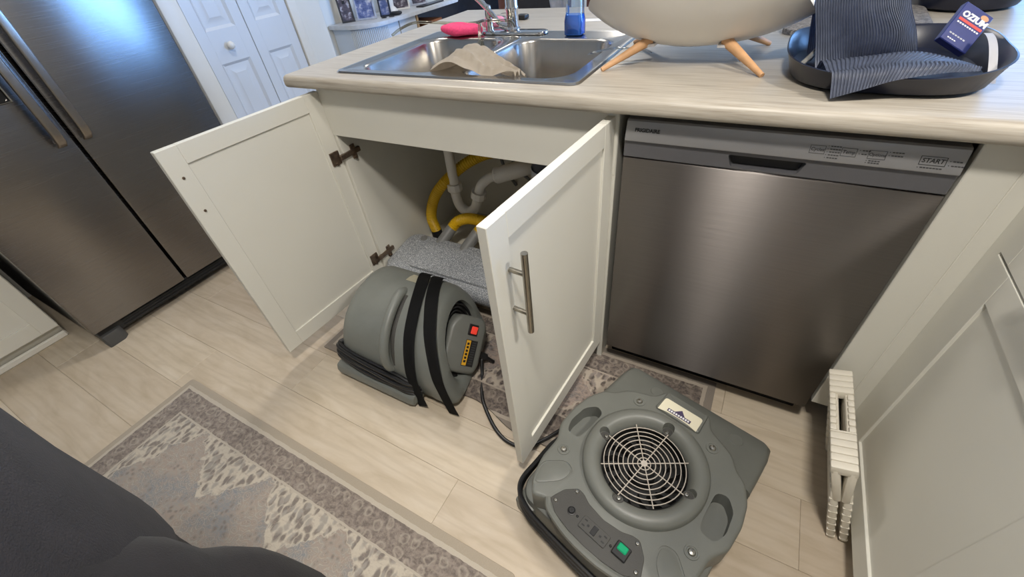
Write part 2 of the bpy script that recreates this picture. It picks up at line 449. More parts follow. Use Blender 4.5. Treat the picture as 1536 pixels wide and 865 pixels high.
def carve(B, cutters):
    """boolean difference of bmesh B with a list of bmeshes, returns a mesh"""
    me = bpy.data.meshes.new('c'); bmesh.ops.recalc_face_normals(B, faces=B.faces[:]); B.to_mesh(me); B.free()
    o = bpy.data.objects.new('c', me); COL.objects.link(o); tmp = []
    for cb in cutters:
        bmesh.ops.recalc_face_normals(cb, faces=cb.faces[:])
        cm = bpy.data.meshes.new('k'); cb.to_mesh(cm); cb.free()
        co = bpy.data.objects.new('k', cm); COL.objects.link(co); tmp.append(co)
        md = o.modifiers.new('b', 'BOOLEAN'); md.operation = 'DIFFERENCE'; md.object = co; md.solver = 'EXACT'
    mod_bake(o); res = o.data
    for t in tmp + [o]: bpy.data.objects.remove(t)
    res.polygons.foreach_set('use_smooth', [True]*len(res.polygons)); res.set_sharp_from_angle(angle=math.radians(35))
    res.materials.clear()
    return res
def text_mesh(txt, size, depth=.0004, shear=0, align='LEFT', bold=0):
    cu = bpy.data.curves.new('txt', 'FONT'); cu.body = txt; cu.size = size; cu.extrude = depth; cu.shear = shear; cu.offset = bold
    cu.align_x = align; cu.align_y = 'CENTER'; cu.resolution_u = 3
    o = bpy.data.objects.new('txt', cu); COL.objects.link(o)
    dg = bpy.context.evaluated_depsgraph_get(); dg.update()
    me = bpy.data.meshes.new_from_object(o.evaluated_get(dg)); bpy.data.objects.remove(o); me.materials.clear()
    return me
def basis(o, x, y, z):
    return Matrix(((x.x, y.x, z.x, o.x), (x.y, y.y, z.y, o.y), (x.z, y.z, z.z, o.z), (0, 0, 0, 1)))
def text_part(name, txt, size, mat, parent, mtx, **k):
    me = text_mesh(txt, size, **k); me.transform(mtx)
    return part(name, me, mat, parent)

# ================================================================== STRUCTURE
M['brown_gap'] = plain('plank_joint_brown', srgb(150, 136, 114), .8)  # plain brown of the base slab under the plank joints
RX0, RX1, RY0, RY1, CH = -2.80, 3.90, -2.60, 5.00, 2.44
B = nb(); box(B, RX0-.1, RX1+.1, RY0-.1, RY1+.1, -.06, -.0062, 0)
floor = struct('floor', B, 'brown_gap', label='pale wood-look plank floor')
PW, PL = .18, 1.22
Bp = nb(); box(Bp, 0, PL-.0005, 0, PW-.0005, -.006, 0, .0007); plank_me = mesh_of('plank', Bp, 30); plank_me.materials.append(M['plank'])
y = -.60 - PW*11; row = 0
while y < RY1:
    off = [0, .47, .86, .22, .64][row % 5]
    x = -.245 - PL*3 + (0 if abs(y+.78) < .02 else off)
    while x > RX0: x -= PL
    while x < RX1:
        o = bpy.data.objects.new('plank', plank_me); COL.objects.link(o); o.parent = floor; o.location = (x, y, 0)
        x += PL
    y += PW; row += 1

B = nb(); box(B, RX0-.1, RX1+.1, RY0-.1, RY1+.1, CH, CH+.08, 0); struct('ceiling', B, 'ceil')
# left wall: set back behind the fridge, forward around the pantry, set back again in the living area
B = nb()
box(B, RX0-.1, RX0, RY0, RY1, 0, CH, 0)
box(B, RX0, -2.415, .15, 1.30, 0, CH, .004)
struct('wall_left', B, 'wall', label='white painted wall around the pantry doors')
B = nb(); box(B, RX0-.1, RX1+.1, RY0-.1, RY0, 0, CH, 0); struct('wall_front', B, 'wall')
B = nb()   # back wall with glazed opening x 1.7..3.4
box(B, RX0, 1.7, RY1, RY1+.1, 0, CH, 0); box(B, 3.4, RX1, RY1, RY1+.1, 0, CH, 0); box(B, 1.7, 3.4, RY1, RY1+.1, 2.25, CH, 0); box(B, 1.7, 3.4, RY1, RY1+.1, 0, .25, 0)
struct('wall_back', B, 'wall')
B = nb()   # right wall with glazed opening y 1.8..4.0
box(B, RX1, RX1+.1, RY0, 1.8, 0, CH, 0); box(B, RX1, RX1+.1, 4.0, RY1, 0, CH, 0); box(B, RX1, RX1+.1, 1.8, 4.0, 2.25, CH, 0); box(B, RX1, RX1+.1, 1.8, 4.0, 0, .25, 0)
struct('wall_right', B, 'wall')
def window(name, along, c0, c1, fixed):
    B = nb()
    def bx(a0, a1, z0, z1, d0=-.02, d1=.05):
        if along == 'x': box(B, a0, a1, fixed+d0, fixed+d1, z0, z1, .003)
        else: box(B, fixed+d0, fixed+d1, a0, a1, z0, z1, .003)
    bx(c0, c0+.06, .25, 2.25); bx(c1-.06, c1, .25, 2.25); bx(c0, c1, .25, .31); bx(c0, c1, 2.19, 2.25); bx((c0+c1)/2-.03, (c0+c1)/2+.03, .25, 2.25)
    f = struct(name, B, 'trim')
    for a, b in ((c0+.06, (c0+c1)/2-.03), ((c0+c1)/2+.03, c1-.06)):
        P = nb()
        if along == 'x': box(P, a, b, fixed+.01, fixed+.016, .31, 2.19, 0)
        else: box(P, fixed+.01, fixed+.016, a, b, .31, 2.19, 0)
        part('pane', P, 'glass', f)
window('window_1', 'x', 1.7, 3.4, RY1)
window('window_2', 'y', 1.8, 4.0, RX1)

# pantry bifold doors on the left wall
XP = -2.40
def casing(name, y0, y1, z0=0, z1=2.1):
    B = nb(); box(B, -2.415, XP+.012, y0, y1, z0, z1, .006, 2); return struct(name, B, 'trim')
casing('trim_1', .335, .430); casing('trim_2', 1.042, 1.105)
B = nb(); box(B, -2.415, XP+.012, .335, 1.105, 2.05, 2.14, .006, 2); struct('trim_3', B, 'trim')
pan = thing('bifold_door', 'white raised-panel bifold pantry door with round knob beside the fridge', 'door', (XP, .735, 0))
pan['kind'] = 'structure'; pan.name = 'door_1'
def raised(B, y0, y1, z0, z1, x):
    # moulded panel: sunk groove with a raised bevelled field
    for k, (i, d0, d1) in enumerate(((0, 0, -.010), (.022, -.010, -.010), (.05, -.010, 0))): pass
    s = [(0, 0), (.014, -.009), (.028, -.009), (.055, .0005)]
    secs = []
    for i, d in s: secs.append([V(x+d, y0+i, z0+i), V(x+d, y1-i, z0+i), V(x+d, y1-i, z1-i), V(x+d, y0+i, z1-i)])
    loft(B, secs, True, False); B.faces.new([B.verts.new(p) for p in secs[-1]])
for y0, y1 in ((.436, .735), (.740, 1.036)):
    B = nb(); t = .03
    pz = [(.22, .775), (.93, 1.30), (1.42, 1.92)]
    xs = [y0+.062, y1-.062]
    # frame of stiles and rails, panels moulded in
    box(B, XP-.03, XP, y0, xs[0], .02, 2.03, .0015); box(B, XP-.03, XP, xs[1], y1, .02, 2.03, .0015)
    zz = [.02] + [q for p in pz for q in p] + [2.03]
    for a, b in zip(zz[0::2], zz[1::2]): box(B, XP-.03, XP, xs[0]-.001, xs[1]+.001, a, b, 0)
    for a, b in pz: raised(B, xs[0], xs[1], a, b, XP)
    box(B, XP-.028, XP-.016, y0+.01, y1-.01, .03, 2.02, 0)
    leaf = part('leaf', B, 'white_door', pan, 25)
    if y0 < .5:
        K = nb(); lathe(K, [(0, .036), (.010, .035), (.017, .030), (.020, .022), (.017, .014), (.010, .009), (.008, 0)], 20, basis(V(XP, .585, .852), V(0, 1, 0), V(0, 0, 1), V(1, 0, 0)))
        part('knob', K, 'trim', leaf)

# baseboards in the living area (visible run of the left wall only)
B = nb(); box(B, RX0, RX0+.014, 1.31, RY1, 0, .09, .003); struct('baseboard_left', B, 'trim')
B = nb(); box(B, RX0, 1.6, RY1-.014, RY1, 0, .09, .003); struct('baseboard_back', B, 'trim')

# ceiling lamps
def ceiling_lamp(label, x, y, power, r=.17):
    t = thing('ceiling_lamp', label, 'ceiling light', (x, y, CH), 0, 'round flush ceiling lights')
    B = nb(); lathe(B, [(r+.02, CH), (r+.02, CH-.03), (r, CH-.04), (r-.01, CH-.04)], 40, Matrix.Translation((x, y, 0))); part('rim', B, 'nickel', t)
    B = nb(); lathe(B, [(0.001, CH-.075), (r*.5, CH-.07), (r*.85, CH-.055), (r-.005, CH-.038)], 40, Matrix.Translation((x, y, 0))); part('diffuser', B, 'lamp', t)
    l = bpy.data.lights.new('bulb', 'AREA'); l.shape = 'DISK'; l.size = 2*r; l.energy = power; l.color = (1, .94, .855)
    o = bpy.data.objects.new('bulb', l); COL.objects.link(o); o.parent = t; o.location = (0, 0, -.08)
ceiling_lamp('round flush ceiling light over the kitchen aisle', .24, -1.0, 30, .12)
ceiling_lamp('round flush ceiling light over the left end of the island', -1.28, .42, 13)
ceiling_lamp('round flush ceiling light added to brighten the far dining area', -.9, 3.0, 26)  # unseen lamp, added to brighten the far room that the sink reflects
ceiling_lamp('round flush ceiling light above the right-hand cabinet run', 1.5, -.4, 28)

# ================================================================== ISLAND
ZC0, ZC1 = .879, .914
XL, XR = -1.0284, -.018
# ---- sink cabinet
sc = thing('sink_cabinet', 'white sink base cabinet with both shaker doors wide open', 'cabinet', (-.52, .27, 0))
def bpart(name, parent, mat, x0, x1, y0, y1, z0, z1, bev=.0015, **k):
    B = nb(); box(B, x0, x1, y0, y1, z0, z1, bev); return part(name, B, mat, parent, **k)
bpart('side_panel', sc, 'white', XL, XL+.018, .001, .58, 0, ZC0)
bpart('side_panel', sc, 'white', XR-.018, XR, .001, .58, 0, ZC0)
bpart('bottom_panel', sc, 'cab_in', XL+.018, XR-.018, .001, .58, .081, .099)
bpart('back_panel', sc, 'cab_in', XL+.018, XR-.018, .574, .586, .0, ZC0)
bpart('apron', sc, 'white', XL+.001, XR-.001, 0, .018, .714, ZC0-.001)
bpart('toe_kick', sc, 'white', XL+.018, XR-.018, .06, .075, 0, .081)
def shaker(parent, o, dx, dz, nrm, W, H, T, st=(.056, .056, .052, .060), name='door', mat='white', rec=.006, both=True):
    """framed door: o = lower corner on the reference face, dx along width, nrm = towards the back of the slab"""
    m = basis(o, dx, nrm, V(0, 0, 1))
    B = nb(); l, r, t, b = st
    box(B, 0, l, 0, T, 0, H, .0012, 1, m); box(B, W-r, W, 0, T, 0, H, .0012, 1, m)
    box(B, l, W-r, 0, T, 0, b, .0008, 1, m); box(B, l, W-r, 0, T, H-t, H, .0008, 1, m)
    d = part(name, B, mat, parent, 30)
    P = nb(); box(P, l-.004, W-r+.004, rec, T-(rec if both else 0), b-.004, H-t+.004, 0, 1, m)
    part('panel', P, mat, d)
    return d, m
DW_, DH, DZ = .5091, .779, .081
aL = 1.6363; dl = V(math.cos(aL), -math.sin(aL), 0); nl = V(-math.sin(aL), -math.cos(aL), 0)
dL, mL = shaker(sc, V(XL+.004, .0005, DZ), dl, None, nl, DW_, DH, .020)
for z in (.698, .598):
    B = nb(); cyl(B, mL @ V(.482, .001, z), mL @ V(.482, -.003, z), .0045, .003, 12); part('screw', B, 'bronze', dL)
aR = 1.4826; dr = V(-math.cos(aR), -math.sin(aR), 0); nr_ = V(-math.sin(aR), math.cos(aR), 0)
dR, mR = shaker(sc, V(-.0262, .0, DZ), dr, None, nr_, DW_, DH, .020)
B = nb()
cyl(B, mR @ V(.462, -.035, .518), mR @ V(.462, -.035, .712), .0065, None, 18)
for z in (.567, .664): cyl(B, mR @ V(.462, .001, z), mR @ V(.462, -.035, z), .005, None, 14)
part('handle', B, 'nickel', dR, label='brushed nickel bar handle')
for z in (.640, .189):        # concealed hinges on the left
    B = nb()
    box(B, -.019, .019, -.003, .003, -.024, .024, .001, 1, basis(mL @ V(.028, -.002, z-DZ), dl, nl, V(0, 0, 1)))
    for s in (-.02, .02): cyl(B, mL @ V(.028, -.0045, z-DZ+s), mL @ V(.028, -.008, z-DZ+s), .006, None, 10)
    box(B, XL+.014, XL+.027, -.020, .075, z-.009, z+.009, .002, 1)
    box(B, XL+.018, XL+.024, .034, .056, z-.026, z+.026, .002, 1)
    cyl(B, (XL+.024, .045, z+.022), (XL+.029, .045, z+.022), .006, None, 10); cyl(B, (XL+.024, .045, z-.022), (XL+.029, .045, z-.022), .006, None, 10)
    part('hinge', B, 'bronze', sc, label='dark bronze concealed hinge')
for z in (.640, .189):
    B = nb(); box(B, XR-.026, XR-.018, .02, .07, z-.025, z+.025, .002, 1); box(B, XR-.04, XR-.022, -.03, .05, z-.01, z+.01, .002, 1)
    part('hinge', B, 'bronze', sc)

# ---- dishwasher
DX0, DX1, DY = .0, .589, -.010
dw = thing('dishwasher', 'stainless steel dishwasher with grey control strip under the countertop', 'dishwasher', (.295, .25, 0))
bpart('tub', dw, 'dark_gap', DX0+.004, DX1-.004, .03, .58, .10, .868)
bpart('toe_panel', dw, 'black', DX0+.004, DX1-.004, .055, .07, 0, .10)
B = nb(); box(B, DX0, DX1, DY, .03, .089, .771, .004, 2); part('door_panel', B, 'steel_dw', dw)
# handle band with scooped pocket
B = nb(); box(B, DX0, DX1, DY+.002, .03, .7715, .812, .002)
C1 = nb(); prism(C1, round_poly([(.232, .777), (.354, .777), (.366, .803), (.222, .803)], .006), -.03, -.0, 0, 2, Matrix(((1, 0, 0, 0), (0, 0, 1, 0), (0, 1, 0, 0), (0, 0, 0, 1))) @ Matrix.Translation((0, 0, .02)))
part('handle_band', carve(B, [C1]), 'band_grey', dw)
B = nb(); box(B, .218, .37, .012, .016, .775, .806, 0); part('pocket', B, 'black', dw)
# console: tilts back slightly, bowed lower edge
B = nb()
secs = []
for k in range(25):
    t = k/24; x = DX0+.002 + t*(DX1-.004); bow = .010*(1-(2*t-1)**2)
    zb, zt = .8125-bow*.0, .857
    secs.append([V(x, DY-.004, zb), V(x, DY-.005, zb+.003), V(x, DY+.006, zt-.003), V(x, DY+.010, zt), V(x, .03, zt), V(x, .03, zb)])
loft(B, secs); con = part('console', B, 'console_grey', dw)
cu_ = V(0, .011, .0385).normalized(); cn_ = V(1, 0, 0).cross(cu_)
def con_m(x, z):
    yy = DY-.005 + (z-.8155)*(.011/.0385)
    return basis(V(x, yy, z)+cn_*.0004, V(1, 0, 0), cu_, cn_)
text_part('brand_lettering', 'FRIGIDAIRE', .0108, 'black_ink', con, con_m(.022, .8365), bold=.00035)
def btn(x0, x1, z, txt, size, mat='grey_ink'):
    B = nb(); m = con_m(0, z); h = .0075
    for a in ((x0, x1, -h, -h+.0007), (x0, x1, h-.0007, h), (x0, x0+.0007, -h, h), (x1-.0007, x1, -h, h)):
        box(B, a[0], a[1], a[2], a[3], -.0002, .0004, 0, 1, m)
    part('button_outline', B, mat, con)
    text_part('button_lettering', txt, size, mat, con, con_m((x0+x1)/2, z), shear=.15, align='CENTER', bold=.0001)
btn(.360, .385, .833, 'Cycles', .0082); btn(.410, .434, .833, 'Temp', .0085); btn(.4515, .478, .833, 'Options', .0075); btn(.526, .562, .832, 'START', .0105, 'black_ink')
def dash(x, z, L):
    B = nb(); m = con_m(x, z); box(B, 0, .0012, -.0006, .0006, -.0002, .0004, 0, 1, m); 
    k = .004
    while k < L: box(B, k, k+.0035, -.0009, .0009, -.0002, .0003, 0, 1, m); k += .0044
    part('program_mark', B, 'grey_ink', con)
for i, (x, z) in enumerate(((.388, .8405), (.388, .8355), (.388, .8305), (.3875, .8255), (.387, .8205))): dash(x, z, .020)
dash(.4375, .838, .014); dash(.4375, .832, .010); dash(.481, .8395, .018); dash(.481, .834, .018)
dash(.4515, .8225, .020); dash(.4515, .8190, .018); dash(.526, .8205, .034); dash(.566, .834, .014); dash(.566, .827, .018)

# ---- countertop with sink cut-out (L-shaped)
ct = thing('countertop', 'pale whitewashed wood-grain laminate countertop of the island', 'countertop', (.1, .5, ZC0))
CX0, CX1, CY0, CY1 = -1.1076, 1.35, -.045, 1.06
SX0, SX1, SY0, SY1 = -.905, -.150, .045, .545      # cut-out
B = nb()
def strip(y0, y1, x0, x1, front=False, left=False):
    if front:
        pr = [(y1, ZC0), (y0+.006, ZC0), (y0+.0015, ZC0+.004), (y0, ZC0+.010), (y0+.001, ZC0+.022), (y0+.005, ZC1-.005), (y0+.011, ZC1-.0012), (y0+.02, ZC1), (y1, ZC1)]
        secs = [[V(x, yy, zz) for yy, zz in pr] for x in (x0, x1)]
        secs.insert(0, [V(x0-.0, yy, zz) for yy, zz in pr]) if False else None
        loft(B, secs)
    else: box(B, x0, x1, y0, y1, ZC0, ZC1, 0)
strip(CY0, SY0, CX0, CX1, True)
box(B, CX0, SX0, SY0, SY1, ZC0, ZC1, 0); box(B, SX1, CX1, SY0, SY1, ZC0, ZC1, 0); box(B, CX0, CX1, SY1, CY1, ZC0, ZC1, 0)
part('island_slab', B, 'counter', ct, 40)
B = nb(); box(B, .668, 1.35, -2.2, CY0+.021, ZC0, ZC1, .006, 2); part('return_slab', B, 'counter', ct)

# back of the island (dining side panel) and knee wall
isl = thing('island_back_panel', 'white panelled back of the island on the dining side', 'panel', (0, .7, 0))
bpart('panel', isl, 'white', XL, 1.33, .62, .66, 0, ZC0-.001)
for x in (-.95, -.25, .45, 1.15): bpart('bracket', isl, 'white', x, x+.05, .66, .95, ZC0-.22, ZC0-.002)

# ---- right-hand cabinet run (L return)
rc = thing('return_cabinet', 'white shaker base cabinet run on the right with toe kick', 'cabinet', (.98, -.6, 0))
XF = .690
bpart('carcass', rc, 'white', XF+.022, 1.30, -2.18, .60, .085, ZC0-.001)
bpart('toe_kick', rc, 'white', .755, .77, -2.18, .08, 0, .085)
bpart('filler', rc, 'white', .597, .664, -.002, .018, .115, ZC0-.001)
bpart('corner_stile', rc, 'white', .664, XF+.022, -.002, .05, .10, ZC0-.001)
bpart('corner_stile', rc, 'white', XF+.004, XF+.022, -.040, -.002, .085, ZC0-.001)
for i, y0 in enumerate((-.044, -.552, -1.06, -1.568)):
    d, m = shaker(rc, V(XF, y0, .085), V(0, -1, 0), None, V(1, 0, 0), .502, .609, .020, (.068, .068, .062, .065))
    d, m = shaker(rc, V(XF, y0, .699), V(0, -1, 0), None, V(1, 0, 0), .502, .170, .020, (.045, .045, .04, .04), name='drawer')
    B = nb(); cyl(B, m @ V(.19, -.033, .085), m @ V(.31, -.033, .085), .0065, None, 16)
    for x in (.21, .29): cyl(B, m @ V(x, .001, .085), m @ V(x, -.033, .085), .005, None, 12)
    part('handle', B, 'nickel', d)

# ================================================================== LEFT SIDE: fridge, base cabinet
fr = thing('refrigerator', 'large stainless steel side-by-side refrigerator with long bar handles', 'refrigerator', (-2.3, -.35, 0))
FX = -1.93
bpart('body', fr, 'toe_grey', -2.78, -2.005, -.795, .095, .03, 1.76, .004)
B = nb(); box(B, -1.995, FX, -.803, -.4125, .088, 1.765, .006, 3)
C1 = nb(); box(C1, -1.96, -1.90, -.735, -.479, .918, 1.30, .015, 2)
fd = part('freezer_door', carve(B, [C1]), 'steel_fr', fr)
B = nb(); box(B, -1.962, -1.955, -.74, -.474, .913, 1.305, .003); part('dispenser_recess', B, 'black', fd)
B = nb(); tube(B, [(FX+.001, -.482, .921), (FX+.001, -.732, .921), (FX+.001, -.732, 1.297), (FX+.001, -.482, 1.297)], .003, 6, True, raw=True); part('dispenser_rim', B, 'nickel', fd)
B = nb(); box(B, -1.995, FX, -.4015, .104, .088, 1.765, .005, 3); rd = part('fridge_door', B, 'steel_fr', fr)
for yc, d in ((-.458, fd), (-.376, rd)):
    B = nb(); pr = round_poly([(-.014, -.010), (.014, -.010), (.014, .010), (-.014, .010)], .006)
    zs = [(.758, -.034), (.775, -.012), (.81, .0), (1.1, .012), (1.45, .0), (1.48, -.012), (1.50, -.034)]
    loft(B, [[V(-1.875+dx+b, yc+a, z) for a, b in pr] for z, dx in zs]); 
    part('handle', B, 'steel_handle', d, label='long brushed steel bar handle')
B = nb(); box(B, -2.0, -1.955, -.79, .09, .034, .082, .003)
for k in range(3): box(B, -1.957, -1.950, -.70, .06, .042+k*.013, .048+k*.013, .001)
part('grille', B, 'vent', fr)
for y0, y1 in ((-.795, -.715), (.015, .09)):
    B = nb(); prism(B, round_poly([(-2.0, y0), (-1.934, y0), (-1.934, y1-.02), (-1.955, y1), (-2.0, y1)], .008), .0, .060, .006); part('foot', B, 'toe_grey', fr)
bpart('caster', fr, 'black', -2.74, -2.62, -.75, .05, 0, .031)

lc = thing('base_cabinet', 'white shaker base cabinet standing left of the refrigerator', 'cabinet', (-2.45, -1.25, 0))
bpart('carcass', lc, 'white', -2.78, -2.20, -1.75, -.838, .085, ZC0)
bpart('toe_kick', lc, 'white', -2.26, -2.245, -1.75, -.838, 0, .085)
bpart('shoe_moulding', lc, 'trim', -2.245, -2.228, -1.75, -.838, 0, .030, .006)
for y0 in (-.841, -1.296):
    shaker(lc, V(-2.18, y0-.45, .085), V(0, 1, 0), None, V(-1, 0, 0), .45, .609, .020, (.06, .06, .06, .062))
    shaker(lc, V(-2.18, y0-.45, .699), V(0, 1, 0), None, V(-1, 0, 0), .45, .170, .020, (.045, .045, .04, .04), name='drawer')
B = nb(); box(B, -2.78, -2.14, -1.76, -.832, ZC0+.001, ZC1, .006, 2)
single('side_countertop', B, 'counter', 'pale laminate worktop on the base cabinet left of the refrigerator', 'countertop', (-2.45, -1.3, ZC0+.001))

# ---- unseen cabinets and range, added for their bands in the steel fronts
oc = thing('reflection_cabinet', 'unseen white base cabinets added behind the photographer for steel reflections', 'cabinet', (-.9, -2.2, 0))
bpart('carcass', oc, 'white', -1.95, -.19, -2.58, -1.97, .085, ZC0); bpart('toe_kick', oc, 'white', -1.95, -.19, -2.06, -2.045, 0, .085)
for k in range(4): shaker(oc, V(-.195-.418*k, -1.95, .085), V(-1, 0, 0), None, V(0, -1, 0), .412, .775, .02)
rg = thing('reflection_range', 'unseen black range added behind the photographer to darken the steel reflection', 'oven', (.20, -2.2, 0))
bpart('body', rg, 'black', -.18, .58, -2.58, -1.98, .02, .905, .006); bpart('oven_door', rg, 'black', -.17, .57, -1.98, -1.94, .19, .76, .01); bpart('drawer', rg, 'band_grey', -.17, .57, -1.98, -1.945, .04, .18, .006)
bpart('control_rail', rg, 'console_grey', -.18, .58, -1.99, -1.94, .78, .90, .006)
B = nb(); cyl(B, (-.13, -1.90, .72), (.53, -1.90, .72), .012, None, 14)
for x in (-.10, .50): cyl(B, (x, -1.945, .72), (x, -1.90, .72), .009, None, 12)
part('oven_handle', B, 'nickel', rg)
for k in range(5):
    B = nb(); cyl(B, (-.09+.145*k, -1.94, .84), (-.09+.145*k, -1.915, .84), .020, .017, 18); part('knob', B, 'black', rg)
for x, y_ in ((.01, -2.14), (.39, -2.14), (.01, -2.42), (.39, -2.42)):
    B = nb(); lathe(B, [(.09, .0), (.09, .008), (.075, .008), (.075, 0)], 24, Matrix.Translation((x, y_, .905))); part('burner', B, 'vent', rg)

# ================================================================== RUGS
B = nb()
def rug(B, hx, hy, t, nx=40, ny=16, bulge=None):
    pr = round_poly([(-hx, -hy), (hx, -hy), (hx, hy), (-hx, hy)], .012, 3); prism(B, pr, 0, t, .003, 2)
rug(B, .711, .33, .009)
o = part('runner_rug', B, 'rug1', None); o.location = (-.691, -1.065, .0005)
tag(o, 'grey and ivory patterned runner rug on the floor in front of the doors', 'rug')
B = nb(); hx, hy = .70, .221
rows = []
for j in range(25):
    yy = -hy + 2*hy*j/24
    rows.append([V(-hx+2*hx*i/60, yy, 0) for i in range(61)])
def mat_warp(p):
    x, yv = p.x, p.y
    k = max(0, 1-((x+.02)/.20)**2)**2
    f = max(0, min(1, (-yv-.0)/.221))
    z = .004 + .028*k*f*(1-f)*2.2
    return V(x, yv+.050*k*f - (.0 if x > 0 else 0), z)
rows = [[mat_warp(p) for p in r] for r in rows]
low = [[V(p.x, p.y, 0.0) for p in r] for r in rows]
top = [[V(p.x, p.y, p.z+.004) for p in r] for r in rows]
sheet(B, top)
per = [(0, i) for i in range(61)] + [(j, 60) for j in range(1, 25)] + [(24, i) for i in range(59, -1, -1)] + [(j, 0) for j in range(23, 0, -1)]
loft(B, [[top[a][b] for a, b in per], [low[a][b] for a, b in per]], True, False)
bmesh.ops.remove_doubles(B, verts=B.verts[:], dist=1e-5)
o = part('kitchen_mat', B, 'rug2', None); o.location = (-.336, -.177, .0005)
tag(o, 'dark mottled kitchen mat rucked up beneath the open doors and drying fans', 'rug')

# ================================================================== SINK AND COUNTER THINGS
sk = thing('kitchen_sink', 'double-bowl stainless steel drop-in sink in the island', 'sink', (-.529, .295, ZC1))
Z = ZC1
def rrect(x0, x1, y0, y1, r, n=6):
    out = []
    for cx, cy, a0 in ((x1-r, y1-r, 0), (x0+r, y1-r, 90), (x0+r, y0+r, 180), (x1-r, y0+r, 270)):
        for k in range(n+1):
            a = math.radians(a0+90*k/n); out.append((cx+r*math.cos(a), cy+r*math.sin(a)))
    return out
# deck: outer rim with two bowl openings, made as polygon with holes (triangle fill)
OX0, OX1, OY0, OY1 = -.932, -.126, .014, .578
bowls = [(-.888, -.552, .050, .475), (-.512, -.168, .050, .475)]
B = nb()
def ring(pts, z): return [B.verts.new((x, y, z)) for x, y in pts]
o0 = ring(rrect(OX0, OX1, OY0, OY1, .025), Z+.0008); o1 = ring(rrect(OX0+.004, OX1-.004, OY0+.004, OY1-.004, .023), Z+.005)
o2 = ring(rrect(OX0+.014, OX1-.014, OY0+.014, OY1-.014, .018), Z+.005); o3 = ring(rrect(OX0+.018, OX1-.018, OY0+.018, OY1-.018, .016), Z+.003)
for a, b in ((o0, o1), (o1, o2), (o2, o3)):
    for i in range(len(a)): j = (i+1) % len(a); B.faces.new((a[i], a[j], b[j], b[i]))
edges = [B.edges.get((o3[i], o3[(i+1) % len(o3)])) for i in range(len(o3))]
for bx in bowls:
    h = ring(rrect(*bx, .075), Z+.003)
    edges += [B.edges.new((h[i], h[(i+1) % len(h)])) for i in range(len(h))]
    prev = h
    for d, dz, r in ((.004, -.002, .072), (.008, -.010, .07), (.016, -.120, .066), (.026, -.150, .06), (.050, -.165, .05), (.12, -.168, .03)):
        nx = ring(rrect(bx[0]+d, bx[1]-d, bx[2]+d, bx[3]-d, r), Z+.003+dz)
        for i in range(len(h)): j = (i+1) % len(h); B.faces.new((prev[i], prev[j], nx[j], nx[i]))
        prev = nx
    B.faces.new(prev)
bmesh.ops.triangle_fill(B, use_beauty=True, edges=edges)
part('basin', B, 'steel_sink', sk, 40)
for bx in bowls:
    cx, cy = (bx[0]+bx[1])/2, (bx[2]+bx[3])/2
    B = nb(); lathe(B, [(.045, .004), (.042, .007), (.034, .005), (.030, -.003), (.001, -.004)], 28, Matrix.Translation((cx, cy, Z-.165))); part('drain', B, 'chrome', sk)

# ---- faucet
fa = thing('faucet', 'polished chrome single-post kitchen faucet behind the sink', 'faucet', (-.57, .535, Z+.004))
B = nb(); prism(B, rrect(-.695, -.440, .508, .562, .027), Z+.005, Z+.014, .004); part('base_plate', B, 'chrome', fa)
PX, PY = -.575, .540
B = nb(); lathe(B, [(.026, 0), (.026, .006), (.021, .012), (.021, .060), (.023, .064), (.023, .070), (.021, .074), (.0225, .15), (.020, .165), (.001, .168)], 28, Matrix.Translation((PX, PY, Z+.013))); part('body', B, 'chrome', fa)
B = nb(); tube(B, [(PX, PY-.005, Z+.145), (PX+.005, PY-.03, Z+.20), (PX+.01, PY-.10, Z+.235), (PX+.012, PY-.17, Z+.20), (PX+.012, PY-.185, Z+.165)], .012, 14); part('spout', B, 'chrome', fa)
B = nb(); tube(B, [(-.612, .528, .940), (-.680, .532, 1.005), (-.735, .536, 1.045), (-.80, .54, 1.078)], .009, 12, rfun=lambda t: .008+.004*t); cyl(B, (-.585, .533, .935), (-.618, .529, .945), .013, .011, 14); part('lever', B, 'chrome', fa)
B = nb(); lathe(B, [(.016, 0), (.014, .01), (.012, .03), (.013, .055), (.011, .075), (.001, .080)], 20, Matrix.Translation((-.668, .535, Z+.013))); part('side_sprayer', B, 'chrome', fa)

B = nb(); tube(B, [(-1.10, .49, Z+.0062), (-1.06, .50, .940), (-.987, .50, .960), (-.917, .505, .960), (-.845, .555, .948), (-.765, .578, .944), (-.70, .552, .956), (-.64, .490, .966), (-.565, .500, .962), (-.548, .505, .944)], .0048, 8)
single('clear_tube', B, 'clear_tube', 'cloudy clear plastic tube looping over the sink edge by the faucet', 'tube', (-.8, .45, Z+.003))
B = nb(); tube(B, [(-.680, .488, Z+.046), (-.672, .470, Z+.02), (-.668, .455, Z-.03), (-.667, .449, Z-.10)], .0055, 8)
single('drip_tube', B, 'clear_tube', 'short cloudy tube hanging down into the left sink bowl', 'tube', (-.67, .45, Z-.1))

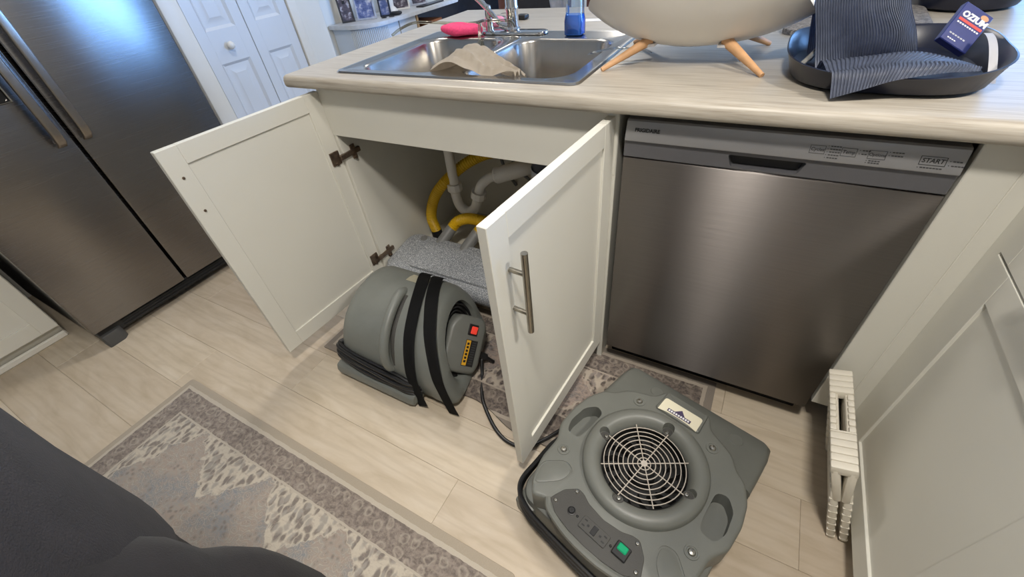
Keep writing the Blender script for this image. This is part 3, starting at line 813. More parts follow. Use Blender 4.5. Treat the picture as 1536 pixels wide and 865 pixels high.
# ---- sponges
def cushion(B, cx, cy, cz, a, b, h, rz, tilt=0, seed=0, n=2.6):
    rnd = random.Random(seed); m = Matrix.Translation((cx, cy, cz)) @ Matrix.Rotation(rz, 4, 'Z') @ Matrix.Rotation(tilt, 4, 'Y')
    secs = []
    for i in range(13):
        t = -1+2*i/12; s = (1-abs(t)**3)**(1/2.2) if abs(t) < 1 else .02
        s = max(s, .05)
        secs.append([m @ V(a*s*math.copysign(abs(math.cos(q))**(2/n), math.cos(q)), b*s*math.copysign(abs(math.sin(q))**(2/n), math.sin(q)), h*t*(1+.1*math.sin(3*q+seed))) for q in [2*PI*k/28 for k in range(28)]])
    loft(B, secs)
B = nb(); cushion(B, -.772, .505, Z+.024, .086, .050, .019, .12, .04, 1, 1.45)
single('scrub_sponge', B, 'pink', 'hot pink scrubbing sponge on the back rim of the sink', 'sponge', (-.77, .508, Z+.004))
B = nb(); cushion(B, -.715, .640, Z+.022, .045, .03, .018, .5, 0, 2)
single('sponge', B, 'ltpink', 'pale pink sponge lying behind the faucet', 'sponge', (-.715, .64, Z))

# ---- towel bunched over the divider and the front rim of the bowls
B = nb(); rows = []
front = smooth_path([(-.640, .062, .866), (-.600, .068, .912), (-.560, .066, .938), (-.510, .064, .941), (-.465, .064, .926), (-.425, .060, .919), (-.375, .058, .919), (-.318, .062, .918)], 6)
mid = smooth_path([(-.632, .105, .862), (-.603, .115, .915), (-.575, .128, .937), (-.530, .140, .957), (-.480, .135, .961), (-.430, .115, .946), (-.375, .095, .933), (-.312, .078, .921)], 6)
back = smooth_path([(-.600, .155, .862), (-.588, .165, .910), (-.565, .180, .935), (-.530, .195, .946), (-.480, .190, .950), (-.425, .165, .938), (-.365, .130, .926), (-.305, .100, .905)], 6)
tail = smooth_path([(-.595, .175, .840), (-.590, .190, .870), (-.570, .215, .885), (-.530, .232, .900), (-.480, .225, .912), (-.425, .195, .905), (-.365, .155, .885), (-.300, .120, .870)], 6)
cols = [smooth_path([a_, b_, c_, d_], 7) for a_, b_, c_, d_ in zip(front, mid, back, tail)]
for i, cl in enumerate(cols):
    t = i/(len(cols)-1)
    rows.append([p + V(0, 0, .0035*math.sin(2.1*j+.5*i) + .006*math.sin(.35*i+1.3*j*(t > .4))*(.3+.7*t)) for j, p in enumerate(cl)])
sheet(B, rows); bmesh.ops.solidify(B, geom=B.faces[:], thickness=.005)
single('dish_towel', B, 'towel', 'beige waffle-weave dish towel draped over the sink divider', 'towel', (-.48, .13, Z), smooth=70)

# ---- dish soap bottle
bo = thing('soap_bottle', 'clear bottle with bright blue dish soap behind the right sink bowl', 'bottle', (-.333, .515, Z+.004))
def rr_loft(B, cx, cy, lv):
    loft(B, [[V(cx+x, cy+y, z) for x, y in rrect(-a, a, -b, b, min(a, b)*.45, 4)] for a, b, z in lv])
B = nb(); rr_loft(B, -.333, .515, [(.026, .018, Z+.006), (.029, .021, Z+.009), (.029, .021, Z+.045), (.026, .019, Z+.062)]); part('soap', B, 'soap', bo)
B = nb(); rr_loft(B, -.333, .515, [(.027, .019, Z+.0048), (.0305, .0225, Z+.008), (.0305, .0225, Z+.046), (.0265, .0195, Z+.066), (.0255, .019, Z+.15), (.020, .015, Z+.17), (.012, .012, Z+.18), (.012, .012, Z+.195)]); part('shell', B, 'clear', bo)
B = nb(); rr_loft(B, -.333, .515, [(.014, .014, Z+.192), (.014, .014, Z+.22), (.008, .008, Z+.225)]); part('cap', B, 'white_ink', bo)

# ---- white footed bowl
fb = thing('footed_bowl', 'large white boat-shaped bowl on splayed wooden legs beside the sink', 'bowl', (.065, .285, Z))
def bowl_pt(k, q, off=0.):
    a, b = .252-off, .215-off
    c, s = math.cos(q), math.sin(q)
    n_ = 2.0
    ex = math.copysign(abs(c)**(2/n_), c); ey = math.copysign(abs(s)**(2/n_), s)
    rim = .062 + .150*abs(s)**1.6 + .012*(c < 0)*abs(c)**6
    r = k
    z = .030+off + rim*r**2.1
    rx = r**.85
    return V(.060+a*ex*rx, .285+b*ey*rx, Z+z)
B = nb(); N = 72; ks = [.02, .15, .3, .45, .6, .72, .82, .9, .96, 1]
outer = [[bowl_pt(k, 2*PI*i/N) for i in range(N)] for k in ks]
inner = [[bowl_pt(k, 2*PI*i/N, .006) for i in range(N)] for k in ks[::-1]]
loft(B, outer+inner); part('shell', B, 'bowl', fb, 60)
for fx, fy, tx, ty in ((-.112, .139, -.02, .225), (.243, .141, .150, .225), (.238, .425, .150, .35), (-.11, .425, -.02, .35)):
    B = nb(); cyl(B, (fx, fy, Z+.0035), (tx, ty, Z+.052), .0055, .0125, 16); part('leg', B, 'wood', fb, label='tapered pale wooden leg')
    B = nb(); box(B, -.018, .018, -.012, .012, -.003, .003, .001, 1, Matrix.Translation((tx+(.003 if tx > .06 else -.003), ty-.004, Z+.0425))); part('leg_bracket', B, 'white_ink', fb)

# ---- clear plastic strip at the sink corner
B = nb(); rows = [[V(-.185+.16*t+.0*s, .235+.035*s+.02*t, Z+.012+.012*math.sin(PI*t)+.004*math.sin(5*s)) for s in [k/8 for k in range(9)]] for t in [k/14 for k in range(15)]]
sheet(B, rows); bmesh.ops.solidify(B, geom=B.faces[:], thickness=.0012)
single('plastic_wrapper', B, 'clear', 'clear plastic wrapper lying on the sink edge by the white bowl', 'wrapper', (-.1, .25, Z+.006), smooth=60)

# ---- black tray
TCX = .448
ty = thing('serving_tray', 'black oval plastic tray with raised sides near the counter edge', 'tray', (.455, .20, Z))
def oval(a, b, z, n=56, p=2.9): 
    return [V(TCX+math.copysign(abs(math.cos(q))**(2/p), math.cos(q))*a*.94, .215+math.copysign(abs(math.sin(q))**(2/p), math.sin(q))*b, z) for q in [2*PI*k/n for k in range(n)]]
def trz(pts, amp=.016):
    return [V(v.x, v.y, v.z+amp*((v.x-TCX)/.17)**2*(1 if v.x > TCX else .7)+.012*max(0, (v.y-.215)/.19)) for v in pts]
B = nb(); loft(B, [oval(.02, .02, Z+.0012), oval(.150, .155, Z+.0012), oval(.168, .172, Z+.008), trz(oval(.182, .184, Z+.033)), trz(oval(.185, .187, Z+.036)), trz(oval(.182, .184, Z+.037)), trz(oval(.177, .179, Z+.033)), oval(.163, .167, Z+.010), oval(.148, .152, Z+.006), oval(.02, .02, Z+.006)]); part('tray_body', B, 'black_tray', ty, 50)
for k in range(9):
    q = math.radians(-35+k*9); p = 2.9
    f = lambda a, b, z: V(TCX+abs(math.cos(q))**(2/p)*a*.94, .215+math.copysign(abs(math.sin(q))**(2/p), math.sin(q))*b, z)
    B = nb(); tube(B, [f(.165, .169, Z+.012), f(.178, .180, Z+.038)], .0018, 6, raw=True); part('side_rib', B, 'black_tray', ty)
B = nb(); rows = [[V(.592+.012*s-.01*t, .12+.11*t, Z+.010+.055*math.sin(PI*.5*t)+.0*s) for s in [k/3 for k in range(4)]] for t in [k/14 for k in range(15)]]
sheet(B, rows); bmesh.ops.solidify(B, geom=B.faces[:], thickness=.0015)
single('white_strap', B, 'white_ink', 'white plastic strap curling up inside the black tray', 'strap', (.59, .17, Z+.01), smooth=60)
B = nb(); tube(B, [(.300, .160, Z+.012), (.318, .175, Z+.030), (.330, .20, Z+.040), (.322, .21, Z+.02)], .005, 8)
single('grey_clip', B, 'cuff', 'small grey plastic clip in the left end of the black tray', 'clip', (.315, .18, Z+.007))

# ---- ribbed rubber mat standing folded in the tray, one end flopping over its front rim
NC = 200
def rib_sheet(curves, per):
    """curves: list of world-space curves across the width, lofted along the length with fine ribs"""
    cv = [smooth_path(c_, 40) for c_ in curves]
    cv = [[c_[min(len(c_)-1, int(round(j*(len(c_)-1)/NC)))] if False else c_[0].lerp(c_[0], 0) for j in range(1)] and c_ for c_ in cv]
    def samp(c_, s):
        f = s*(len(c_)-1); i = min(int(f), len(c_)-2); return c_[i].lerp(c_[i+1], f-i)
    grid = [[samp(c_, j/NC) for c_ in cv] for j in range(NC+1)]
    cols = [smooth_path(g, per) for g in grid]
    rows = [[cols[j][i] for j in range(NC+1)] for i in range(len(cols[0]))]
    out = []
    for i, r_ in enumerate(rows):
        q = []
        for j, p in enumerate(r_):
            du = r_[min(j+1, NC)]-r_[max(j-1, 0)]; dv = rows[min(i+1, len(rows)-1)][j]-rows[max(i-1, 0)][j]
            nn = du.cross(dv); nn = nn.normalized() if nn.length > 1e-9 else V(0, -1, 0)
            q.append(p + nn*(.0009 if (j % 5) < 3 else -.0009))
        out.append(q)
    return out
flap_b = [(.362, .004, .920), (.405, .010, .936), (.445, .016, .951), (.505, .040, .958), (.562, .080, .953)]
flap_m = [(.347, .045, .953), (.402, .055, .962), (.455, .068, .968), (.515, .080, .966), (.563, .092, .955)]
flap_r = [(.352, .022, .958), (.403, .024, .962), (.450, .030, .968), (.512, .052, .968), (.563, .086, .958)]
flap_t = [(.336, .100, .958), (.410, .130, .961), (.480, .150, .965), (.536, .125, .958), (.564, .104, .952)]
foot = [(.335, .140, .930), (.385, .165, .928), (.430, .185, .930), (.470, .190, .935), (.500, .180, .940)]
b0 = [(.330, .160, .945), (.375, .172, .945), (.415, .170, .950), (.455, .165, .958), (.488, .178, .962)]
b1 = [(.318, .170, .985), (.360, .172, .985), (.405, .160, .990), (.445, .158, .995), (.472, .180, .995)]
b2 = [(.298, .175, 1.045), (.340, .172, 1.045), (.380, .168, 1.045), (.415, .168, 1.043), (.445, .185, 1.042)]
b3 = [(.290, .195, 1.10), (.33, .195, 1.105), (.37, .195, 1.105), (.41, .198, 1.10), (.435, .205, 1.095)]
b4 = [(.292, .240, 1.10), (.335, .245, 1.105), (.375, .245, 1.105), (.415, .245, 1.10), (.44, .245, 1.09)]
b5 = [(.305, .262, 1.0), (.345, .268, 1.0), (.385, .268, 1.0), (.425, .268, 1.0), (.455, .262, 1.0)]
b6 = [(.318, .268, .932), (.358, .275, .932), (.398, .275, .932), (.438, .275, .932), (.468, .268, .932)]
B = nb(); sheet(B, rib_sheet([flap_b, flap_r, flap_m, flap_t, foot, b0, b1, b2, b3, b4, b5, b6], 6)); bmesh.ops.solidify(B, geom=B.faces[:], thickness=.0018)
single('ribbed_mat', B, 'ribmat', 'folded dark ribbed rubber mat standing up out of the black tray', 'mat', (.42, .15, Z+.01), smooth=25)

# ---- printed carton
TL, TR, BR_, BL = V(.562, .28, 1.0145), V(.612, .28, .9865), V(.5735, .225, .9450), V(.522, .225, .9735)
ex = (TR-TL); wd = ex.length; ex.normalize(); ey = (TL-BL); ey = (ey-ex*ey.dot(ex)); ht = ey.length; ey.normalize(); ez = ex.cross(ey)
pk = thing('air_freshener_pack', 'navy blue printed carton reading OZIUM tilted in the black tray', 'box', BL)
mp = basis(BL, ex, ey, ez)
B = nb(); box(B, 0, wd, 0, ht, -.014, 0, .0012, 1, mp); ca = part('carton', B, 'pack', pk)
B = nb(); box(B, wd*.8, wd*1.08, ht*.90, ht*.97, -.012, -.011, .0004, 1, mp); part('flap', B, 'pack', ca)
tt = lambda txt, x, y_, sz, mat, **k: text_part('lettering', txt, sz, mat, ca, mp @ Matrix.Translation((x, y_, .0003)), **k)
tt('OZIUM', wd*.10, ht*.73, .0155, 'white_ink', shear=.1, bold=.0007)
def pb(x0, x1, y0, y1, mat, nm): 
    B = nb(); box(B, wd*x0, wd*x1, ht*y0, ht*y1, -.0002, .0004, 0, 1, mp); part(nm, B, mat, ca)
pb(.10, .94, .56, .625, 'red_ink', 'red_band'); 
for k in range(9): pb(.12+k*.09, .18+k*.09, .49, .525, 'white_ink', 'print_line')
for k in range(6): pb(.14+k*.1, .21+k*.1, .20, .235, 'grey_cloth', 'print_line')
for k in range(4): pb(.18+k*.08, .235+k*.08, .09, .115, 'white_ink', 'print_line')
B = nb(); lathe(B, [(.0001, .0005), (.006, .0004), (.0065, 0)], 18, mp @ Matrix.Translation((wd*.78, ht*.87, 0)) @ Matrix.Diagonal((1.2, .8, 1, 1))); part('emblem', B, 'tan_ink', ca)

# ---- placemat and dark bowl behind
B = nb(); prism(B, round_poly([(.255, .53), (.58, .50), (.60, .86), (.28, .89)], .05), Z+.0008, Z+.014, .005)
single('braided_placemat', B, 'braid', 'thick grey braided placemat behind the white bowl', 'placemat', (.43, .7, Z+.0008))
B = nb(); lathe(B, [(.001, .001), (.10, .001), (.115, .008), (.135, .05), (.14, .075), (.136, .075), (.128, .05), (.108, .012), (.001, .008)], 44, Matrix.Translation((.69, 1.0-.09, Z)))
single('dark_bowl', B, 'black_tray', 'dark navy round bowl at the far back of the counter', 'bowl', (.69, .91, Z))
B = nb(); prism(B, round_poly([(-.43, .74), (-.30, .755), (-.305, .80), (-.435, .785)], .003), Z+.0004, Z+.0018, 0)
single('paper_slip', B, 'white_ink', 'small white slip of paper on the counter behind the soap bottle', 'paper', (-.37, .77, Z+.0004))
# keys near the faucet
ky = thing('key_bunch', 'small bunch of metal keys with a black fob behind the sponges', 'keys', (-.76, .80, Z))
for k, (dx, dy, a, L) in enumerate(((0, 0, .3, .05), (.02, .01, 1.2, .045), (-.02, .01, 2.4, .05), (.01, -.02, -.4, .04))):
    m = Matrix.Translation((-.76+dx, .80+dy, Z+.004+.004*k)) @ Matrix.Rotation(a, 4, 'Z')
    B = nb(); lathe(B, [(.003, -.001), (.011, -.001), (.011, .001), (.003, .001), (.003, -.001)], 16, m); box(B, .009, .009+L*.6, -.0035, .0035, -.001, .001, .0004, 1, m); part('key', B, 'nickel', ky)
B = nb(); box(B, -.70, -.655, .79, .83, Z+.001, Z+.018, .006, 2); part('fob', B, 'black', ky)
B = nb(); tube(B, [(-.74, .80, Z+.012), (-.75, .825, Z+.02), (-.78, .82, Z+.02), (-.77, .795, Z+.014)], .0015, 6, True); part('ring', B, 'nickel', ky)

# ================================================================== UNDER THE SINK
pt = thing('sink_drain_trap', 'white plastic drain pipe and trap hanging under the sink', 'pipe', (-.75, .36, .25))
B = nb(); tube(B, [(-.815, .35, .745), (-.818, .35, .55), (-.822, .35, .385)], .021, 18, raw=True); part('tailpiece', B, 'pvc', pt)
B = nb(); tube(B, [(-.822, .35, .385), (-.824, .35, .33), (-.812, .351, .278), (-.775, .352, .256), (-.738, .354, .278), (-.715, .356, .325), (-.70, .36, .37)], .022, 18); part('trap_bend', B, 'pvc', pt)
B = nb(); tube(B, [(-.705, .358, .355), (-.69, .363, .395), (-.655, .38, .425), (-.61, .40, .438)], .0205, 18); part('trap_arm', B, 'pvc', pt)
B = nb(); tube(B, [(-.625, .395, .434), (-.53, .43, .462), (-.47, .50, .47), (-.46, .574, .47)], .034, 20); part('wall_elbow', B, 'pvc', pt)
def nut(B, p, d, r=.034, L=.030, n=10):
    p, d = Vector(p), Vector(d).normalized(); cyl(B, p-d*L/2, p+d*L/2, r, r*.96, n); cyl(B, p-d*L*.75, p-d*L/2, r*.85, r, n)
for p, d in (((-.822, .35, .375), (0, 0, 1)), ((-.706, .358, .352), (.3, 0, 1)), ((-.615, .398, .437), (1, .35, .2))):
    B = nb(); nut(B, p, d); part('slip_nut', B, 'pvc', pt)
di = thing('garbage_disposal', 'dark navy garbage disposal unit under the right sink bowl', 'disposal', (-.36, .36, .40))
B = nb(); lathe(B, [(.03, .75), (.035, .70), (.06, .69), (.062, .66), (.075, .65), (.08, .50), (.075, .44), (.05, .425), (.001, .42)], 28, Matrix.Translation((-.352, .36, 0))); part('motor_can', B, 'navy', di)
B = nb(); lathe(B, [(.081, .53), (.083, .53), (.083, .48), (.081, .48)], 28, Matrix.Translation((-.352, .36, 0))); part('label_band', B, 'grey_cloth', di)
for nm, pts in (('supply_line', [(-.66, .50, .62), (-.665, .50, .50), (-.66, .52, .40), (-.64, .57, .30)]), ('supply_line', [(-.62, .50, .62), (-.615, .50, .48), (-.56, .52, .38), (-.48, .57, .30)])):
    B = nb(); tube(B, pts, .007, 8); single('supply_line', B, 'cuff', 'grey braided supply line %s at the back of the sink cabinet' % ('nearer the drain pipe' if pts[0][0] < -.64 else 'curving toward the disposal'), 'pipe', pts[-1], 'braided supply lines')
B = nb(); box(B, -.665, -.60, .54, .573, .43, .50, .006, 2); cyl(B, (-.63, .545, .465), (-.63, .515, .465), .012, None, 14)
single('shutoff_valve', B, 'black', 'dark shutoff valve on the back wall of the sink cabinet', 'valve', (-.63, .56, .43))

# ---- drying manifold box with hoses
mb = thing('drying_manifold', 'speckled grey drying box with raised lid panel behind the fan', 'blower', (-.64, .08, .10))
B = nb()
def slab(x0, x1, y0, y1, z0, z1, tilt, r=.03):
    secs = []
    for z, g in ((z0, .012), (z0+.02, .0), (z1-.025, .0), (z1-.008, .006), (z1, .022)):
        secs.append([V(x, yv, z + tilt*(yv-y0)*((z-z0)/(z1-z0))) for x, yv in rrect(x0+g, x1-g, y0+g, y1-g, r)])
    loft(B, secs)
slab(-.998, -.36, -.030, .205, .1003, .168, .15, .05)
part('housing', B, 'speck', mb, 40)
B = nb(); prism(B, round_poly([(-.865, .002), (-.42, .002), (-.42, .145), (-.865, .145)], .014), 0, .020, .004, 2, Matrix.Translation((0, 0, .1665)) @ Matrix.Rotation(.14, 4, 'X')); part('lid_panel', B, 'speck', mb)
for (x, yv) in ((-.845, .205), (-.715, .200)):
    B = nb(); cyl(B, (x+.012, yv-.045, .165), (x+.045, yv+.055, .230), .026, .024, 18); part('hose_cuff', B, 'cuff', mb, label='grey hose cuff')
B = nb(); lathe(B, [(.001, .012), (.016, .010), (.02, 0)], 16, Matrix.Translation((-.905, .17, .19))); part('knob', B, 'cuff', mb)
def corrugated(B, pts, r, pitch=.006, n=14):
    P = smooth_path(pts, 40); acc = [P[0]]; 
    for p in P[1:]:
        if (p-acc[-1]).length >= pitch/2: acc.append(p)
    rows = len(acc); tube(B, acc, r, n, raw=True, rfun=lambda t: r*(1+.05*(1 if int(round(t*(rows-1))) % 2 else -1)))
B = nb(); corrugated(B, [(-.802, .250, .226), (-.780, .275, .250), (-.73, .285, .268), (-.66, .29, .268), (-.56, .30, .26), (-.47, .31, .24), (-.40, .32, .20), (-.37, .33, .128)], .024)
single('yellow_hose', B, 'yellow', 'short yellow corrugated hose curving from the left grey cuff', 'hose', (-.79, .27, .1), 'yellow drying hoses')
B = nb(); corrugated(B, [(-.672, .250, .226), (-.645, .285, .25), (-.58, .36, .235), (-.50, .40, .18), (-.46, .43, .128)], .024)
single('yellow_hose', B, 'yellow', 'yellow hose stub on the right grey cuff, mostly hidden by the door', 'hose', (-.66, .27, .1), 'yellow drying hoses')
B = nb(); corrugated(B, [(-.945, .30, .150), (-.955, .30, .22), (-.925, .31, .31), (-.87, .33, .385), (-.79, .39, .455), (-.70, .43, .50), (-.60, .44, .523), (-.52, .44, .525), (-.445, .44, .52)], .0235)
tall = single('yellow_hose', B, 'yellow', 'long yellow corrugated hose arching up around the white drain pipe', 'hose', (-.94, .30, .1), 'yellow drying hoses')
B = nb(); cyl(B, (-.942, .30, .1005), (-.945, .30, .152), .026, .025, 16); part('end_cap', B, 'black', tall)

# ================================================================== SNAIL AIR MOVER (in front of the open cabinet)
sm = thing('centrifugal_air_mover', 'grey snail-shaped carpet dryer fan with black straps before the open cabinet', 'fan', (-.66, -.24, .0105))
CYZ = (-.2, .145)
prof = [(-.425, .065), (-.412, .142), (-.357, .226), (-.268, .277), (-.170, .288), (-.10, .262), (-.062, .20), (-.056, .13), (-.07, .06), (-.11, .022), (-.2, .0125), (-.33, .0125), (-.405, .022)]
PP = [(p.x, p.y) for p in smooth_path([(a, b, 0) for a, b in prof], 6, True)]
def xr_(yv, z): return -.447-.225*yv-.357*z
XL_ = -.868
def sec_at(off, s, side):
    out = []
    for yv, z in PP:
        Y, Zz = CYZ[0]+(yv-CYZ[0])*s, CYZ[1]+(z-CYZ[1])*s
        out.append(V(XL_+off, Y, Zz) if side == 'l' else V(xr_(Y, Zz)-off, Y, Zz))
    return out
B = nb()
secs = [sec_at(.0, .55, 'l'), sec_at(.0, .80, 'l'), sec_at(.004, .89, 'l'), sec_at(.014, .955, 'l'), sec_at(.032, .99, 'l'), sec_at(.06, 1, 'l')]
secs += [sec_at(.17, 1, 'r'), sec_at(.115, 1.0, 'r'), sec_at(.10, .992, 'r'), sec_at(.085, 1.0, 'r'), sec_at(.05, 1.0, 'r'), sec_at(.028, .985, 'r'), sec_at(.010, .945, 'r'), sec_at(.0, .88, 'r'), sec_at(.0, .70, 'r'), sec_at(.012, .66, 'r'), sec_at(.05, .63, 'r')]
loft(B, secs); part('housing', B, 'fan_grey2', sm, 50)
fn = V(1, .225, .357).normalized()
fO = V(xr_(*CYZ), *CYZ)
fd_ = V(0, -.65, -.76); fd_ = (fd_-fn*fd_.dot(fn)).normalized(); fe_ = fn.cross(fd_)
mI = basis(fO + V(0, -.012, -.004), fd_, fe_, fn)
bn = V(.80, -.30, .52).normalized(); bd = (V(0, -.74, -.67)-bn*V(0, -.74, -.67).dot(bn)).normalized(); be = -bn.cross(bd)
mF = basis(fO + V(.012, -.030, -.016), bd, be, bn)      # x = down its long axis, z = outward
B = nb(); lathe(B, [(.001, -.044), (.125, -.044), (.128, -.03)], 40, mI); part('inlet_screen', B, 'vent', sm)
for k in range(5):
    rr = .088+.011*k
    B = nb(); tube(B, [mI @ V(rr*math.cos(a)*1.05, rr*math.sin(a), -.022+.008*math.sin(a*2+k)) for a in [2*PI*j/20 for j in range(20)]], .0052, 8, True, per=3); part('cord_loop', B, 'cord', sm)
# control box
B = nb(); box_poly = round_poly([(-.096, -.038), (-.070, -.056), (.070, -.058), (.102, -.044), (.104, .050), (.072, .080), (-.055, .080), (-.094, .052)], .02)
prism(B, box_poly, -.055, .040, .014, 3, mF); cb = part('control_box', B, 'fan_grey', sm)
mT = mF @ Matrix.Translation((0, 0, .0402))
def lp(nm, mat, x0, x1, y0, y1, z0, z1, bev=.0008, par=cb, m=mT):
    B = nb(); box(B, x0, x1, y0, y1, z0, z1, bev, 1, m); return part(nm, B, mat, par)
lp('switch_bezel', 'black', -.068, -.030, -.020, .014, -.001, .005, .001)
B = nb(); box(B, -.062, -.036, -.014, .008, .002, .009, .002, 1, mT @ Matrix.Rotation(.12, 4, 'Y')); part('rocker', B, 'red_sw', cb, label='lit red rocker switch')
lp('label_plate', 'black_ink', -.014, .076, -.032, .012, -.0004, .0008, .0002)
lp('label_stripe', 'yellow_ink', -.012, .074, -.006, .0105, .0004, .0012, .0002)
for k in range(6): lp('label_glyph', 'black_ink', -.004+k*.012, .004+k*.012, -.002, .0065, .0008, .0016, 0)
for k in range(10): lp('label_glyph', 'grey_ink', -.008+k*.008, -.004+k*.008, -.027, -.012, .0004, .0011, 0)
mS = basis(mF @ V(.01, -.0588, .006), (mF.to_3x3() @ V(1, 0, 0)), (mF.to_3x3() @ V(0, 0, 1)), (mF.to_3x3() @ V(0, -1, 0)))
lp('rating_sticker', 'white_card', -.035, .035, -.012, .016, -.0002, .0012, .0002, cb, mS)
for k in range(5): lp('sticker_print', 'grey_ink', -.028+k*.011, -.021+k*.011, -.006, .008, .0006, .0016, 0, cb, mS)
# straps
def ribbon(pts, w, t=.0025, wdir=V(1, 0, 0)):
    P = smooth_path(pts, 8); B = nb(); rows = []
    for i, p in enumerate(P):
        tn = (P[min(i+1, len(P)-1)]-P[max(i-1, 0)]).normalized(); d = (wdir-tn*wdir.dot(tn)).normalized()
        rows.append([p-d*w/2, p-d*w*.17, p+d*w*.17, p+d*w/2])
    sheet(B, rows); bmesh.ops.solidify(B, geom=B.faces[:], thickness=t); return B
part('strap', ribbon([(-.672, -.075, .250), (-.648, -.125, .290), (-.612, -.20, .2955), (-.575, -.29, .277), (-.548, -.367, .230), (-.525, -.421, .150), (-.508, -.440, .075), (-.485, -.452, .018)], .044), 'strap', sm, 60, label='flat black webbing strap')
part('strap', ribbon([(-.615, -.075, .250), (-.594, -.125, .291), (-.556, -.20, .2975), (-.512, -.275, .291), (-.466, -.352, .252), (-.420, -.412, .165), (-.392, -.428, .085), (-.372, -.432, .014)], .044), 'strap', sm, 60, label='flat black webbing strap')
# moulded carry handle on the drum
def on_prof(yv, z, out):
    d = V(0, yv-CYZ[0], z-CYZ[1]); return V(0, yv, z) + d.normalized()*out
hp = [on_prof(-.215, .285, -.008), on_prof(-.245, .282, .012), on_prof(-.30, .262, .016), on_prof(-.357, .224, .016), on_prof(-.397, .172, .016), on_prof(-.410, .125, .010), on_prof(-.414, .105, -.010)]
B = nb(); tube(B, [p + V(-.674+.060*i/6, 0, 0) for i, p in enumerate(hp)], .017, 14); part('carry_handle', B, 'fan_grey2', sm)
B = nb(); 
for i, p in enumerate(hp[1:-1]): pass
tube(B, [p + V(-.648+.068*i/6, 0, 0) - p.normalized()*0 for i, p in enumerate([on_prof(-.235, .284, -.004), on_prof(-.29, .266, -.003), on_prof(-.35, .230, -.003), on_prof(-.39, .18, -.003), on_prof(-.411, .13, -.004)])], .010, 10); part('recess_shade', B, 'panel_dark', sm)  # raised dark bead paints the shade of a recess beside the handle
# foot lip and wrapped cord
B = nb(); pr = round_poly([(-.472, .020), (-.462, .052), (-.40, .062), (-.36, .05), (-.36, .012), (-.44, .0115)], .010)
loft(B, [[V(x, -.42+(a+.42)*s, .03+(b-.03)*s) for a, b in pr] for x, s in ((-.882, .6), (-.876, .92), (-.86, 1), (-.53, 1), (-.514, .92), (-.508, .6))]); part('foot_lip', B, 'fan_grey2', sm)
for k in range(9):
    dz = .066 + .0115*(k % 4); dy = -.440 + .011*(k//4) + .0035*(k % 4)
    w1, w2 = .004*math.sin(k*2.1), .004*math.cos(k*1.7)
    B = nb(); tube(B, [(-.866, dy+.034, dz+.020), (-.872, dy+.006, dz+.018+w1), (-.80, dy-.008, dz+.013+w2), (-.70, dy-.014+w1, dz+.010), (-.60, dy-.014+w2, dz+.002+w1), (-.54, dy-.008, dz-.010), (-.498, dy+.012, dz-.018)], .0068, 8); part('cord_wrap', B, 'cord', sm)
B = nb(); rows = [[V(-.70+.085*s, yv, zv+.0015) for s in (0, .5, 1)] for yv, zv in ((-.172, .2885), (-.150, .2862), (-.128, .2785))]
sheet(B, rows); bmesh.ops.solidify(B, geom=B.faces[:], thickness=.0008); part('sticker', B, 'white_card', sm)
# plug on the box and its cord across the floor
B = nb(); pA = mF @ V(.030, -.056, .002); pB_ = mF @ V(.034, -.098, .002); cyl(B, pA, pB_, .017, .012, 14); part('plug', B, 'black', sm)
B = nb(); q0 = pB_; tube(B, [q0, q0+V(.02, .012, -.03), (-.385, -.215, .06), (-.365, -.262, .022), (-.335, -.315, .0155), (-.298, -.360, .0155), (-.224, -.415, .0075), (-.161, -.437, .0072), (-.105, -.425, .0072), (-.06, -.375, .012), (-.02, -.315, .018), (.01, -.275, .03)], .0062, 10)
single('power_cord', B, 'cord', 'black power cord running across the floor between the two fans', 'cord', (-.2, -.40, .001))

# ================================================================== LOW-PROFILE AIR MOVER
RZ = math.radians(-16)
lm = thing('low_profile_air_mover', 'low grey air mover with round wire inlet grille and green switch', 'fan', (.228, -.414, 0), RZ)
def L(nm, B, mat, par=None, **k): return part(nm, B, mat, par or lm, local=True, **k)
B = nb(); prism(B, round_poly([(-.195, -.238), (.195, -.238), (.222, -.20), (.222, .10), (-.222, .10), (-.222, -.20)], .03), .009, .098, .010, 2)
for k in (-1, 1): box(B, k*.19-.03, k*.19+.03, -.252, -.20, .009, .07, .008, 2)
L('lower_housing', B, 'fan_grey')
B = nb(); secs = []
for v_, w_, zb, zt in ((.128, .219, .012, .132), (.14, .219, .012, .130), (.18, .220, .012, .120), (.26, .220, .012, .104), (.298, .216, .012, .094), (.310, .206, .018, .086)):
    secs.append([V(a, v_, b) for a, b in rrect(-w_, w_, zb, zt, .018, 4)])
loft(B, secs); L('outlet_nozzle', B, 'fan_grey', smooth=40)
for (a, b) in ((-.10, .255), (.135, .255)):
    B = nb(); lathe(B, [(.001, .004), (.018, .004), (.020, .001)], 20, Matrix.Translation((a, b, .1025)) @ Matrix.Rotation(-.2, 4, 'X')); L('nozzle_boss', B, 'fan_grey')
half = [(.0, .232), (.062, .232), (.082, .196), (.120, .180), (.150, .165), (.172, .135), (.200, .118), (.222, .075), (.232, .02), (.230, -.045), (.208, -.085), (.206, -.150), (.190, -.205), (.162, -.240), (.124, -.222), (.100, -.240), (.05, -.251), (0, -.254)]
full = half + [(-a, b) for a, b in half[-2:0:-1]]
B = nb(); prism(B, round_poly(full, .012, 3), .092, .173, .009, 3)
slotR = round_poly([(.158, .052), (.182, .062), (.206, .035), (.212, -.02), (.200, -.052), (.166, -.050), (.160, -.02)], .012, 3)
cuts = []
